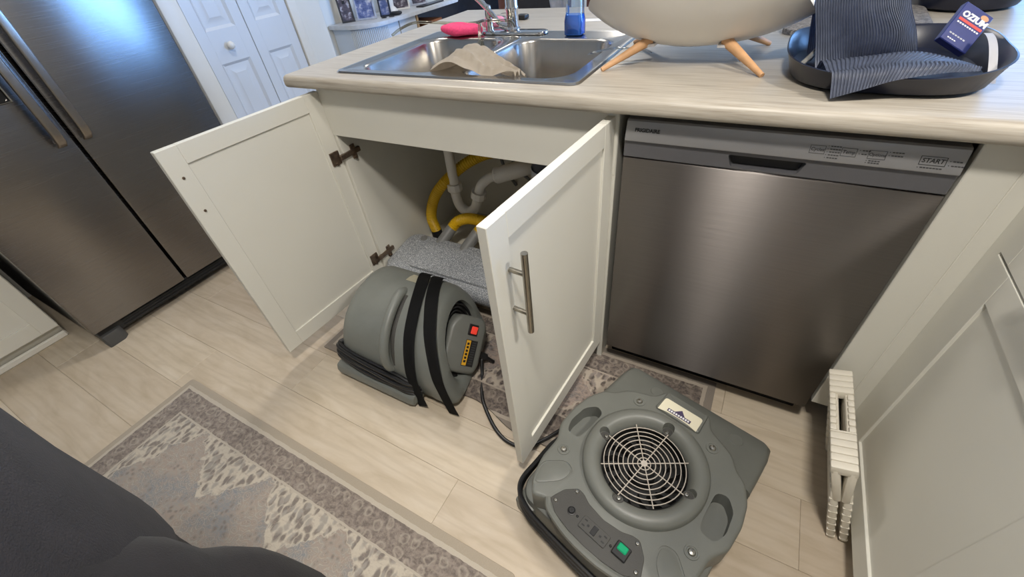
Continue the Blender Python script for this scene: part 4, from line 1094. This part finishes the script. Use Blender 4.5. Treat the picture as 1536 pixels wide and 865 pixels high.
for s in (1, -1):
    c_ = nb(); prism(c_, [(s*a, b) for a, b in slotR], .1235, .2); cuts.append(c_)
    c_ = nb(); prism(c_, round_poly([(s*.176, -.225), (s*.196, -.16), (s*.15, -.118), (s*.118, -.128), (s*.122, -.165)], .018, 4), .1705, .2); 
    cuts.append(c_)
c_ = nb(); lathe(c_, [(.0001, .06), (.120, .06), (.120, .25), (.0001, .25)], 48); cuts.append(c_)
L('top_housing', carve(B, cuts), 'fan_grey')
for s in (1, -1):      # raised islands leave an engraved outline
    B = nb(); prism(B, [(a*s, b) for a, b in round_poly([(.1755, -.216), (.191, -.162), (.1495, -.123), (.1225, -.131), (.126, -.165)], .016, 4)], .160, .1728, .0015); L('corner_pad', B, 'fan_grey')
for s in (1, -1):
    B = nb(); prism(B, [(s*a, b) for a, b in slotR], .108, .124); L('handle_floor', B, 'fan_grey')
B = nb(); prism(B, round_poly([(-.062, .160), (.062, .160), (.058, .226), (-.058, .226)], .008), .165, .181, .007, 2); L('label_tab', B, 'fan_grey')
B = nb(); lathe(B, [(.152, .168), (.1515, .182), (.147, .190), (.138, .1955), (.128, .197), (.119, .194), (.112, .186), (.108, .176), (.1045, .168), (.1035, .11)], 72)
B.free(); B = nb(); lathe(B, [(.1525, .166), (.1515, .184), (.147, .191), (.138, .1955), (.128, .197), (.119, .194), (.112, .186), (.108, .176), (.1045, .168), (.1035, .11), (.121, .11), (.121, .166), (.1525, .166)], 96)
bmesh.ops.remove_doubles(B, verts=B.verts[:], dist=1e-6)
cuts = []
for k in range(4):
    c_ = nb(); a = PI/2*k; cyl(c_, (.1155*math.cos(a), .1155*math.sin(a), .1745), (.1155*math.cos(a), .1155*math.sin(a), .23), .0135, .0165, 24); cuts.append(c_)
L('inlet_ring', carve(B, cuts), 'fan_grey')
B = nb(); lathe(B, [(.1042, .1695), (.1032, .1690), (.1030, .115), (.09, .105), (.001, .105)], 64); L('inlet_floor', B, 'vent')
imp = None
B = nb(); lathe(B, [(.001, .150), (.020, .149), (.030, .140), (.034, .106)], 28); hub = L('fan_hub', B, 'vent')
for k in range(16):
    a = 2*PI*k/16; B = nb()
    secs = [[V(r*math.cos(a+tw)+dx*math.sin(a), r*math.sin(a+tw)-dx*math.cos(a), z) for dx, z in ((-.001, .108), (.001, .108), (.001, zt), (-.001, zt))] for r, tw, zt in ((.055, 0, .135), (.075, .12, .14), (.098, .3, .14))]
    loft(B, secs); part('blade', B, 'vent', hub, local=True)
gr = L('grille', lathe(nb(), [(.001, .1765), (.008, .1765), (.008, .180), (.001, .180)], 20), 'wire')
for k in range(8):
    r = .0155+.0118*k; B = nb(); tube(B, [V(r*math.cos(2*PI*j/48), r*math.sin(2*PI*j/48), .1775) for j in range(48)], .0013, 6, True, raw=True); part('wire_ring', B, 'wire', gr, local=True)
for k in range(8):
    a = math.radians(-3+45*k); B = nb(); cyl(B, (.006*math.cos(a), .006*math.sin(a), .1790), (.1065*math.cos(a), .1065*math.sin(a), .1790), .0014, None, 6); part('spoke', B, 'wire', gr, local=True)
for k in range(4):
    a = PI/2*k; B = nb(); lathe(B, [(.001, .1758), (.0125, .1758), (.013, .1735)], 22, Matrix.Translation((.1150*math.cos(a), .1150*math.sin(a), 0))); tb = L('screw_recess', B, 'panel_dark')
    B = nb(); lathe(B, [(.001, .1800), (.004, .1795), (.0055, .1775), (.0055, .1745)], 14, Matrix.Translation((.111*math.cos(a), .111*math.sin(a), 0))); part('screw', B, 'screw', tb, local=True)
for (a, b) in ((-.104, .150), (.104, .150), (-.174, -.100), (.174, -.100)):
    B = nb(); lathe(B, [(.016, .1728), (.0155, .1752), (.012, .1752), (.011, .1735), (.001, .1735)], 24, Matrix.Translation((a, b, 0))); bs = L('bolt_boss', B, 'fan_grey')
    B = nb(); lathe(B, [(.001, .1785), (.006, .1775), (.0085, .1740)], 16, Matrix.Translation((a, b, 0))); part('bolt', B, 'screw', bs, local=True)
B = nb(); prism(B, round_poly([(-.054, .1585), (-.030, .1635), (0, .1655), (.030, .1635), (.054, .1585), (.053, .203), (-.053, .203)], [.001, 0, 0, 0, .001, .008, .008]), .1808, .1818); lb = L('label', B, 'white_card', label='cream label with purple mountain logo')
B = nb(); prism(B, [(-.032, .1675), (.032, .1675), (.032, .1775), (-.032, .1775)], .1816, .1823); prism(B, [(-.014, .1775), (.014, .1775), (0, .192)], .1816, .1823); part('logo', B, 'purple_ink', lb, local=True)
B = nb()
for k in range(9): box(B, -.029+k*.0066, -.0245+k*.0066, .1695, .1752, .1822, .1826, 0)
part('logo_lettering', B, 'white_ink', lb, local=True)
# control panel
pp = [(-.122, -.216), (-.108, -.178), (-.084, -.1545), (-.066, -.156), (-.045, -.166), (0, -.1725), (.045, -.166), (.066, -.156), (.084, -.1545), (.108, -.178), (.122, -.216), (.09, -.236), (.045, -.244), (0, -.246), (-.045, -.244), (-.09, -.236)]
B = nb(); prism(B, round_poly(pp, .006, 3), .170, .1745, .001, 1); cp = L('control_panel', B, 'panel_dark')
B = nb(); tube(B, [(x, y_-.005, .170) for x, y_ in ((-.126, -.214), (-.105, -.232), (-.05, -.2455), (0, -.2485), (.05, -.2455), (.105, -.232), (.126, -.214))], .008, 8); L('panel_rim', B, 'fan_grey')
ZP = .1745
B = nb(); lathe(B, [(.001, .006), (.006, .006), (.0075, .004), (.0075, .002), (.010, .0015), (.010, -.001)], 20, Matrix.Translation((-.065, -.206, ZP))); part('breaker', B, 'black', cp, local=True)
B = nb(); prism(B, rrect(-.036, .034, -.222, -.192, .003), ZP-.001, ZP+.003, .0008, 1); outl = part('outlet', B, 'panel_dark', cp, local=True)
for x, yv, w_, h_ in ((-.026, -.200, .002, .004), (-.026, -.212, .002, .004), (-.018, -.206, .0025, .0025), (.024, -.200, .002, .004), (.024, -.212, .002, .004), (.014, -.206, .0025, .0025), (-.003, -.206, .005, .004)):
    pass
for x, yv, w_, h_ in ((-.027, -.200, .0038, .0016), (-.027, -.213, .0038, .0016), (-.017, -.207, .0026, .0024), (.025, -.200, .0038, .0016), (.025, -.213, .0038, .0016), (.015, -.207, .0026, .0024)):
    B = nb(); box(B, x-w_, x+w_, yv-h_, yv+h_, ZP+.0022, ZP+.0034, 0); part('outlet_slot', B, 'black_ink', cp, local=True)
B = nb(); box(B, -.007, .005, -.217, -.197, ZP+.002, ZP+.0045, .0006); part('reset_button', B, 'black', cp, local=True)
B = nb(); box(B, .048, .082, -.216, -.184, ZP-.001, ZP+.006, .002, 1); part('switch_bezel', B, 'black', cp, local=True)
B = nb(); box(B, .054, .076, -.203, -.187, ZP+.003, ZP+.0105, .002, 1); part('rocker', B, 'green_sw', cp, local=True, label='lit green rocker switch')
for x, yv in ((-.108, -.212), (-.082, -.163), (.082, -.163), (.108, -.212), (-.048, -.206), (.042, -.206)):
    r = .005 if abs(x) > .06 else .003
    B = nb(); lathe(B, [(.001, .0028), (r*.6, .0026), (r, .0)], 14, Matrix.Translation((x, yv, ZP))); part('screw', B, 'screw' if r > .004 else 'black', cp, local=True)
for k in range(3):
    r = .0062; z = .100-.013*k
    B = nb(); tube(B, [(-.16, .0, z-.01), (-.226-.003*k, -.05, z), (-.232-.002*k, -.15, z), (-.224, -.222, z), (-.17, -.254-.003*k, z), (-.06, -.262-.003*k, z), (.06, -.262-.003*k, z), (.165, -.254, z), (.22, -.22, z)], r, 8); L('cord_wrap', B, 'cord')
for sx in (-1, 1):
    for v_ in (-.19, .06): 
        B = nb(); lathe(B, [(.014, .0), (.016, .003), (.016, .012), (.001, .012)], 16, Matrix.Translation((sx*.18, v_, 0.0006 if v_ < 0 else .0092))); L('rubber_foot', B, 'black')

# ================================================================== FOLDED STEP STOOL
st_ = thing('folding_step_stool', 'white ribbed plastic step stool folded flat beside the right cabinet', 'step stool', (.69, -.17, 0))
lean = math.radians(17)
sx_ = V(math.cos(lean), 0, math.sin(lean)); sz_ = V(-math.sin(lean), 0, math.cos(lean))
mSt = basis(V(.690, -.315, .006), V(0, 1, 0), sz_, sx_)     # x: along width (y), y: up the slab, z: thickness
def sp_(nm, mat, x0, x1, y0, y1, z0, z1, bev=.003, seg=2, par=st_):
    B = nb(); box(B, x0, x1, y0, y1, z0, z1, bev, seg, mSt); return part(nm, B, mat, par)
for s in (-1, 1):
    zc = s*.0125
    for x in (0.002, .245): 
        lg = sp_('leg', 'stool', x, x+.036, 0, .21, zc-.008, zc+.008, .005)
        for k in range(7): sp_('rib', 'stool', x-.0005, x+.0365, .012+k*.028, .0145+k*.028, zc-.0084, zc+.0084, .0003, 1, lg)
    sp_('brace', 'stool', .03, .25, .05, .075, zc-.006, zc+.006, .003)
for s in (-1, 1):       # the two tread halves hanging from the ridge
    B = nb(); m2 = mSt @ Matrix.Translation((0, .302, 0)) @ Matrix.Rotation(s*.06, 4, 'X')
    box(B, 0, .285, -.125, .0, min(s*.006, s*.024), max(s*.006, s*.024), .006, 2, m2)
    c_ = nb(); box(c_, .10, .205, -.032, -.006, -.05, .05, .006, 2, m2)
    tr = part('tread', carve(B, [c_]), 'stool', st_)
    for i in range(9):
        for j in range(4):
            B = nb(); lathe(B, [(.001, .0012), (.005, .0010), (.006, 0)], 10, m2 @ Matrix.Translation((.018+i*.031, -.05-j*.022, s*.024)) @ Matrix.Diagonal((1, 1, s, 1))); part('grip_dot', B, 'stool_dot', tr)
for a, b in ((.0, .098), (.207, .285)):
    k = a
    while k < b-.004:
        e = min(k+.0185, b); sp_('ridge_segment', 'stool', k+.0002, e-.0002, .284, .310, -.0235, .0235, .0035, 2); k += .0185
for s in (-1, 1):
    k = .098
    while k < .207: sp_('ridge_segment', 'stool', k+.0006, min(k+.0175, .2064), .288, .308, min(s*.010, s*.0235), max(s*.010, s*.0235), .004, 2); k += .0182

# ================================================================== PERSON
PDX, PDY = .0, .0
pe = thing('person', 'standing person in charcoal hoodie and black trousers beside the runner rug', 'person', (-.25+PDX, -1.2, .0095))
def skin_mesh(verts, edges, radii, sub=2):
    me = bpy.data.meshes.new('s'); me.from_pydata(verts, edges, []); o = bpy.data.objects.new('s', me); COL.objects.link(o)
    md = o.modifiers.new('skin', 'SKIN'); md.use_smooth_shade = True
    for v, r in zip(me.skin_vertices[0].data, radii): v.radius = r if isinstance(r, tuple) else (r, r)
    me.skin_vertices[0].data[0].use_root = True
    s = o.modifiers.new('sub', 'SUBSURF'); s.levels = sub; s.render_levels = sub
    mod_bake(o); res = o.data; bpy.data.objects.remove(o)
    res.polygons.foreach_set('use_smooth', [True]*len(res.polygons)); res.materials.clear()
    return res
J = dict(pel=(-.27, -1.18, .93), sp=(-.27, -1.195, 1.10), ch=(-.265, -1.21, 1.30), nk=(-.26, -1.20, 1.47), hd=(-.25, -1.16, 1.56), tp=(-.245, -1.14, 1.68),
         rs=(-.09, -1.20, 1.39), re=(.06, -1.30, 1.17), rw=(.21, -1.14, 1.16), rh=(.25, -1.09, 1.18),
         ls=(-.44, -1.22, 1.39), le=(-.54, -1.33, 1.14), lw=(-.53, -1.32, .89), lh=(-.52, -1.30, .80),
         rp=(-.17, -1.17, .86), rk=(-.13, -1.035, .52), ra=(-.14, -1.16, .10), rt=(-.13, -1.02, .045),
         lpv=(-.37, -1.17, .86), lk=(-.385, -1.12, .49), la=(-.385, -1.21, .10), lt=(-.40, -1.07, .045))
J = {k: (v[0]+PDX, v[1]+PDY, v[2]) for k, v in J.items()}
J['re'] = (.10, -1.30, 1.16); J['rw'] = (.22, -1.15, 1.155); J['rh'] = (.25, -1.09, 1.175)
ks = list(J); ix = {k: i for i, k in enumerate(ks)}
E_ = [('pel', 'sp'), ('sp', 'ch'), ('ch', 'nk'), ('nk', 'hd'), ('hd', 'tp'), ('ch', 'rs'), ('rs', 're'), ('re', 'rw'), ('rw', 'rh'), ('ch', 'ls'), ('ls', 'le'), ('le', 'lw'), ('lw', 'lh'), ('pel', 'rp'), ('rp', 'rk'), ('rk', 'ra'), ('ra', 'rt'), ('pel', 'lpv'), ('lpv', 'lk'), ('lk', 'la'), ('la', 'lt')]
R_ = dict(pel=.13, sp=.12, ch=.135, nk=.055, hd=.082, tp=.07, rs=.06, re=.042, rw=.028, rh=.033, ls=.06, le=.042, lw=.028, lh=.033, rp=.09, rk=.055, ra=.038, rt=.032, lpv=.09, lk=.055, la=.038, lt=.032)
body = part('body', skin_mesh([J[k] for k in ks], [(ix[a], ix[b]) for a, b in E_], [R_[k] for k in ks]), 'skin', pe)
# fingers: short skinned chains rooted in the palms
for hand, sgn in (('rh', 1), ('lh', -1)):
    h = Vector(J[hand]); dirv = (h-Vector(J['rw' if sgn > 0 else 'lw'])).normalized(); side = dirv.cross(V(0, 0, 1) if sgn > 0 else V(0, 1, 0)).normalized(); dn = dirv.cross(side)
    for k, (o_, ln) in enumerate(((-.024, .055), (-.008, .065), (.008, .062), (.023, .050))):
        p0 = h+side*o_; p1 = p0+dirv*ln*.6+dn*.006; p2 = p1+dirv*ln*.3+dn*.018; p3 = p2+dirv*ln*.1+dn*.018
        part('finger', skin_mesh([p0, p1, p2, p3], [(0, 1), (1, 2), (2, 3)], [.0095, .009, .008, .007]), 'skin', body)
    p0 = h-side*.02*sgn-dirv*.02; p1 = p0-side*.03*sgn+dirv*.02; p2 = p1+dirv*.028
    part('thumb', skin_mesh([p0, p1, p2], [(0, 1), (1, 2)], [.011, .010, .0085]), 'skin', body)
# face and hair
hc = V(-.247+PDX, -1.15+PDY, 1.61); fy = V(-.3, .9, -.3).normalized(); fx = fy.cross(V(0, 0, 1)).normalized(); fz = fx.cross(fy)
mH = basis(hc, fx, fy, fz)
for s in (-1, 1):
    B = nb(); lathe(B, [(.001, .011), (.008, .007), (.011, 0), (.008, -.007), (.001, -.011)], 14, mH @ Matrix.Translation((s*.03, .080, .01))); part('eye', B, 'white_ink', body)
    B = nb(); cushion(B, 0, 0, 0, .012, .006, .03, 0); B.transform(mH @ Matrix.Translation((s*.084, 0, 0))); part('ear', B, 'skin', body)
B = nb(); tube(B, [mH @ V(0, .078, .015), mH @ V(0, .094, -.01), mH @ V(0, .102, -.025), mH @ V(0, .084, -.033)], .010, 10); part('nose', B, 'skin', body)
B = nb(); tube(B, [mH @ V(-.022, .078, -.055), mH @ V(0, .086, -.053), mH @ V(.022, .078, -.055)], .005, 8); part('mouth', B, 'red_cloth', body)
B = nb(); lathe(B, [(.001, .118), (.05, .105), (.085, .06), (.094, .01), (.088, -.03)], 28, mH @ Matrix.Translation((0, -.018, .0))); part('hair', B, 'hair', body, 50)
def oval_loft(B, secs, n=32):
    loft(B, [[V(cx+PDX+a*math.cos(q)*(1+.03*math.sin(5*q+9*z)), cy+PDY+b*math.sin(q)*(1+.02*math.sin(4*q+13*z)), z) for q in [2*PI*k/n for k in range(n)]] for cx, cy, a, b, z in secs])
def limb(B, pts, rad, n=22, off=1):
    P = smooth_path([V(p[0]+off*PDX, p[1]+off*PDY, p[2]) for p in pts], 7); m_ = len(P)-1
    R = smooth_path([(r, 0, 0) for r in rad], 7)
    tube(B, P, 0, n, raw=True, rfun=lambda t: R[int(round(t*m_))].x*(1+.03*math.sin(37*t)))
B = nb()
oval_loft(B, [(-.275, -1.175, .20, .125, .76), (-.275, -1.175, .205, .140, .86), (-.275, -1.18, .19, .14, .96), (-.275, -1.19, .16, .12, 1.02)])
limb(B, [(-.37, -1.16, .88), (-.375, -1.135, .70), (-.382, -1.115, .50), (-.384, -1.15, .32), (-.385, -1.19, .12)], [.112, .108, .088, .076, .066])
limb(B, [(-.17, -1.16, .88), (-.155, -1.10, .70), (-.135, -1.040, .53), (-.138, -1.09, .32), (-.14, -1.145, .12)], [.112, .104, .086, .074, .066])
part('trousers', B, 'trouser', body, 60)
B = nb()
oval_loft(B, [(-.30, -1.17, .225, .150, .685), (-.30, -1.172, .245, .165, .69), (-.30, -1.173, .250, .169, .72), (-.295, -1.178, .255, .177, .82), (-.29, -1.182, .250, .183, .92), (-.285, -1.19, .235, .182, 1.03), (-.275, -1.20, .215, .165, 1.18), (-.268, -1.205, .21, .15, 1.32), (-.263, -1.205, .17, .115, 1.42), (-.26, -1.20, .075, .075, 1.47)])
limb(B, [J['rs'], (.02, -1.24, 1.27), J['re'], (.165, -1.235, 1.15), (.20, -1.175, 1.153)], [.088, .078, .066, .056, .044], off=0)
limb(B, [J['ls'], (-.49+PDX, -1.28, 1.28), J['le'], (-.54+PDX, -1.33, 1.03), (-.533+PDX, -1.322, .93)], [.088, .078, .066, .056, .044], off=0)
part('hoodie', B, 'hoodie', body, 60)
for a, t_ in (('ra', 'rt'), ('la', 'lt')):
    p, q = Vector(J[a]), Vector(J[t_]); d = (q-p); d.z = 0; d.normalize(); s_ = V(d.y, -d.x, 0)
    B = nb(); secs = []
    for f, w_, h_ in ((-.09, .03, .06), (-.07, .040, .085), (0, .042, .095), (.06, .046, .07), (.12, .050, .055), (.17, .044, .045), (.19, .028, .03)):
        c0 = V(p.x, p.y, .0102)+d*f; secs.append([c0+s_*x+V(0, 0, z) for x, z in rrect(-w_, w_, 0, h_, min(.02, h_*.4), 4)])
    loft(B, secs); part('shoe', B, 'shoe', body, 50)

# ================================================================== LIVING AREA BEHIND THE ISLAND
mc = thing('media_console', 'low white console with a rounded ribbed end along the far left wall', 'console', (-2.58, 2.6, 0))
def con_plan(g, y1):
    pts = [(-2.795, y1), (-2.795, 1.63+g)]
    for k in range(13):
        a = math.radians(-90+90*k/12); pts.append((-2.60-0+.225*math.cos(a)-g*(math.cos(a)), 1.855+(.225-g)*math.sin(a)))
    pts.append((-2.375-g, y1)); return pts
B = nb(); prism(B, con_plan(.0, 3.9), .725, .752, .003); part('top', B, 'console_top', mc)
B = nb(); prism(B, con_plan(.03, 1.985), .06, .7245); cor = part('rounded_end', B, 'white_door', mc)
for k in range(22):
    a = math.radians(-90+90*k/21); c_ = V(-2.60+.197*math.cos(a), 1.855+.197*math.sin(a), 0)
    B = nb(); cyl(B, c_+V(0, 0, .07), c_+V(0, 0, .715), .0062, None, 8); part('slat', B, 'white_door', cor)
bpart('cabinet_door', mc, 'white_door', -2.79, -2.402, 1.995, 2.20, .06, .7245)
bpart('divider', mc, 'oak', -2.79, -2.395, 2.203, 2.225, .06, .7245)
bpart('base', mc, 'frame_dark', -2.79, -2.43, 1.70, 3.88, 0, .059)
bpart('shelf', mc, 'oak', -2.79, -2.40, 2.226, 3.87, .40, .42); bpart('shelf', mc, 'oak', -2.79, -2.40, 2.226, 3.87, .06, .08)
bpart('divider', mc, 'oak', -2.79, -2.395, 3.87, 3.895, .06, .7245); bpart('back', mc, 'frame_dark', -2.795, -2.785, 2.226, 3.87, .06, .7245)
def frame_pic(label, x, y, w_, h_, rz, mat, fm='frame_dark', lean=.12):
    t = thing('picture_frame', label, 'picture frame', (x, y, .7525), rz, 'framed photos on the console')
    m = Matrix.Rotation(-lean, 4, 'X')
    B = nb(); f = .012
    for a in ((-w_/2, w_/2, 0, f), (-w_/2, w_/2, h_-f, h_)): box(B, a[0], a[1], -.006, .006, a[2], a[3], .001, 1, m)
    for a in ((-w_/2, -w_/2+f), (w_/2-f, w_/2)): box(B, a[0], a[1], -.006, .006, f, h_-f, .001, 1, m)
    part('frame', B, fm, t, local=True)
    B = nb(); box(B, -w_/2+f, w_/2-f, -.001, .003, f, h_-f, 0, 1, m); part('print', B, mat, t, local=True)
    B = nb(); box(B, -.01, .01, .006, .010, 0, h_*.6, .001, 1, Matrix.Translation((0, .05, .001)) @ Matrix.Rotation(.35, 4, 'X')); part('easel_leg', B, fm, t, local=True)
frame_pic('tall dark-framed photo at the rounded end of the console', -2.70, 1.76, .10, .24, .9, 'photo2')
frame_pic('blue-toned photo leaning on the console next to the dark frame', -2.60, 1.86, .15, .17, .6, 'photo', 'grey_cloth')
frame_pic('small blue photo in front of the white ornament on the console', -2.50, 1.97, .09, .12, .5, 'photo', 'navy')
B = nb(); lathe(B, [(.001, 0), (.05, 0), (.065, .01), (.06, .03), (.04, .05), (.045, .12), (.05, .22), (.03, .26), (.001, .262)], 26, Matrix.Translation((-2.56, 2.09, .7525)))
single('white_ornament', B, 'bowl', 'white rounded ornament standing between the framed photos', 'ornament', (-2.56, 2.09, .7525))
frame_pic('large dark photo frame beyond the white ornament', -2.60, 2.27, .16, .24, .7, 'photo2', 'bowl')
frame_pic('silver photo frame farther along the console', -2.58, 2.50, .14, .20, .8, 'photo2', 'grey_cloth')
B = nb(); cushion(B, -2.44, 2.02, .7665, .05, .03, .013, .4); single('black_pouch', B, 'black', 'small black pouch at the front edge of the console', 'pouch', (-2.44, 2.02, .7525))
gl = thing('eyeglasses', 'pair of dark eyeglasses lying at the console edge', 'glasses', (-2.45, 1.93, .7525))
for s in (0, 1):
    B = nb(); tube(B, [V(-2.46+.02*math.cos(a)+.035*s, 1.90+.016*math.sin(a)+.05*s, .757) for a in [2*PI*k/12 for k in range(12)]], .003, 6, True, per=2); part('rim', B, 'black', gl)
    B = nb(); tube(B, [(-2.46+.035*s-.02, 1.90+.05*s, .757), (-2.51+.035*s, 1.95+.05*s, .757)], .003, 6, raw=True); part('temple', B, 'black', gl)
B = nb(); box(B, -2.50, -2.42, 2.35, 2.65, .7525, .762, .003); single('tablet', B, 'frame_dark', 'thin dark tablet lying flat on the console', 'tablet', (-2.46, 2.5, .7525))
B = nb(); box(B, -2.62, -2.50, 2.78, 2.98, .7525, .80, .004); single('wooden_box', B, 'oak', 'pale wooden box near the far end of the console', 'box', (-2.56, 2.88, .7525))
for (y0, y1, z1, m_, lab) in ((2.26, 2.42, .60, 'teal', 'teal box on the open shelf of the console'), (2.46, 2.62, .64, 'orange', 'brown box on the open shelf of the console'), (2.66, 2.95, .56, 'frame_dark', 'dark device on the open shelf of the console')):
    B = nb(); box(B, -2.74, -2.45, y0, y1, .4205, z1, .005); single('storage_box', B, m_, lab, 'box', (-2.6, (y0+y1)/2, .4205), 'boxes on the console shelf')

def armchair(label, x, y, rz):
    t = thing('armchair', label, 'chair', (x, y, 0), rz)
    B = nb(); cushion(B, 0, 0, .46, .30, .28, .07, 0, 0, 3, 4); part('seat', B, 'sofa', t, local=True)
    B = nb(); secs = []
    for k in range(9):
        f = k/8; ang = math.radians(-70+140*f)
    rows = []
    for i in range(13):
        tz = i/12; z = .42+.50*tz; w_ = .34*(1-.35*tz**3)
        rows.append([V(w_*math.sin(math.radians(-80+160*j/16)), .18*math.cos(math.radians(-80+160*j/16))+.12+.06*tz, z) for j in range(17)])
    sheet(B, rows); bmesh.ops.solidify(B, geom=B.faces[:], thickness=.06); part('backrest', B, 'sofa', t, 60, local=True)
    for s in (-1, 1):
        B = nb(); box(B, s*.30-.04, s*.30+.04, -.25, .22, .60, .66, .025, 3); part('armrest', B, 'sofa', t, local=True)
        for yy in (-.22, .2): B = nb(); cyl(B, (s*.26, yy, 0), (s*.24, yy*.9, .41), .016, .02, 12); part('leg', B, 'frame_dark', t, local=True)
    return t
armchair('black upholstered armchair in the living area behind the sink', -1.58, 2.25, math.radians(60))
B = nb(); rows = [[V(-1.46+.30*s+.02*math.sin(7*t), 2.32+.12*t+.03*math.sin(9*s), .93-.20*t**2+.02*math.sin(12*s+3*t)) for s in [k/14 for k in range(15)]] for t in [k/12 for k in range(13)]]
sheet(B, rows); bmesh.ops.solidify(B, geom=B.faces[:], thickness=.02); single('throw_blanket', B, 'purple_cloth', 'dark violet patterned throw over the black armchair', 'blanket', (-1.35, 2.4, .72), smooth=60)

def counter_chair(label, x, y, rz):
    t = thing('counter_chair', label, 'chair', (x, y, 0), rz, 'counter chairs on the dining side')
    for sx in (-1, 1):
        B = nb(); box(B, sx*.20-.022, sx*.20+.022, .17, .205, 0, 1.04, .006, 2); part('back_post', B, 'brownwood', t, local=True)
        B = nb(); box(B, sx*.20-.02, sx*.20+.02, -.20, -.165, 0, .62, .006, 2); part('leg', B, 'brownwood', t, local=True)
        B = nb(); box(B, sx*.20-.012, sx*.20+.012, -.165, .17, .25, .28, .004); part('stretcher', B, 'brownwood', t, local=True)
    B = nb(); cushion(B, 0, 0, .65, .235, .22, .04, 0, 0, 5, 5); part('seat', B, 'sofa', t, local=True)
    B = nb(); box(B, -.176, .176, .165, .20, .74, 1.02, .012, 3); part('back_pad', B, 'sofa', t, local=True)
    B = nb(); box(B, -.18, .18, -.19, -.17, .22, .25, .004); part('footrest', B, 'brownwood', t, local=True)
    return t
counter_chair('dark counter chair with brown posts behind the faucet', -1.00, 1.38, 0)
counter_chair('dark counter chair with brown posts behind the soap bottle', -.46, 1.38, 0)
counter_chair('dark counter chair with brown posts behind the white bowl', .15, 1.38, 0)
def hung(label, nm, mat, x0, x1, y, z0, z1, cat):
    B = nb(); rows = [[V(x0+(x1-x0)*s, y+.015*math.sin(9*s+4*t), z0+(z1-z0)*t+.03*math.sin(5*s)*(1-t)) for s in [k/12 for k in range(13)]] for t in [k/8 for k in range(9)]]
    sheet(B, rows); bmesh.ops.solidify(B, geom=B.faces[:], thickness=.008); single(nm, B, mat, label, cat, ((x0+x1)/2, y, z0), smooth=60)
hung('pale grey cloth hanging on the chair behind the soap bottle', 'hanging_cloth', 'grey_cloth', -.80, -.70, 1.35, .78, .91, 'cloth')
hung('pale cloth on the chair nearest the white bowl', 'hanging_cloth', 'grey_cloth', -.535, -.475, 1.505, .75, .96, 'cloth')
hung('red cloth hanging over the chair near the white bowl', 'hanging_cloth', 'red_cloth', -.43, -.34, 1.505, .75, .98, 'cloth')
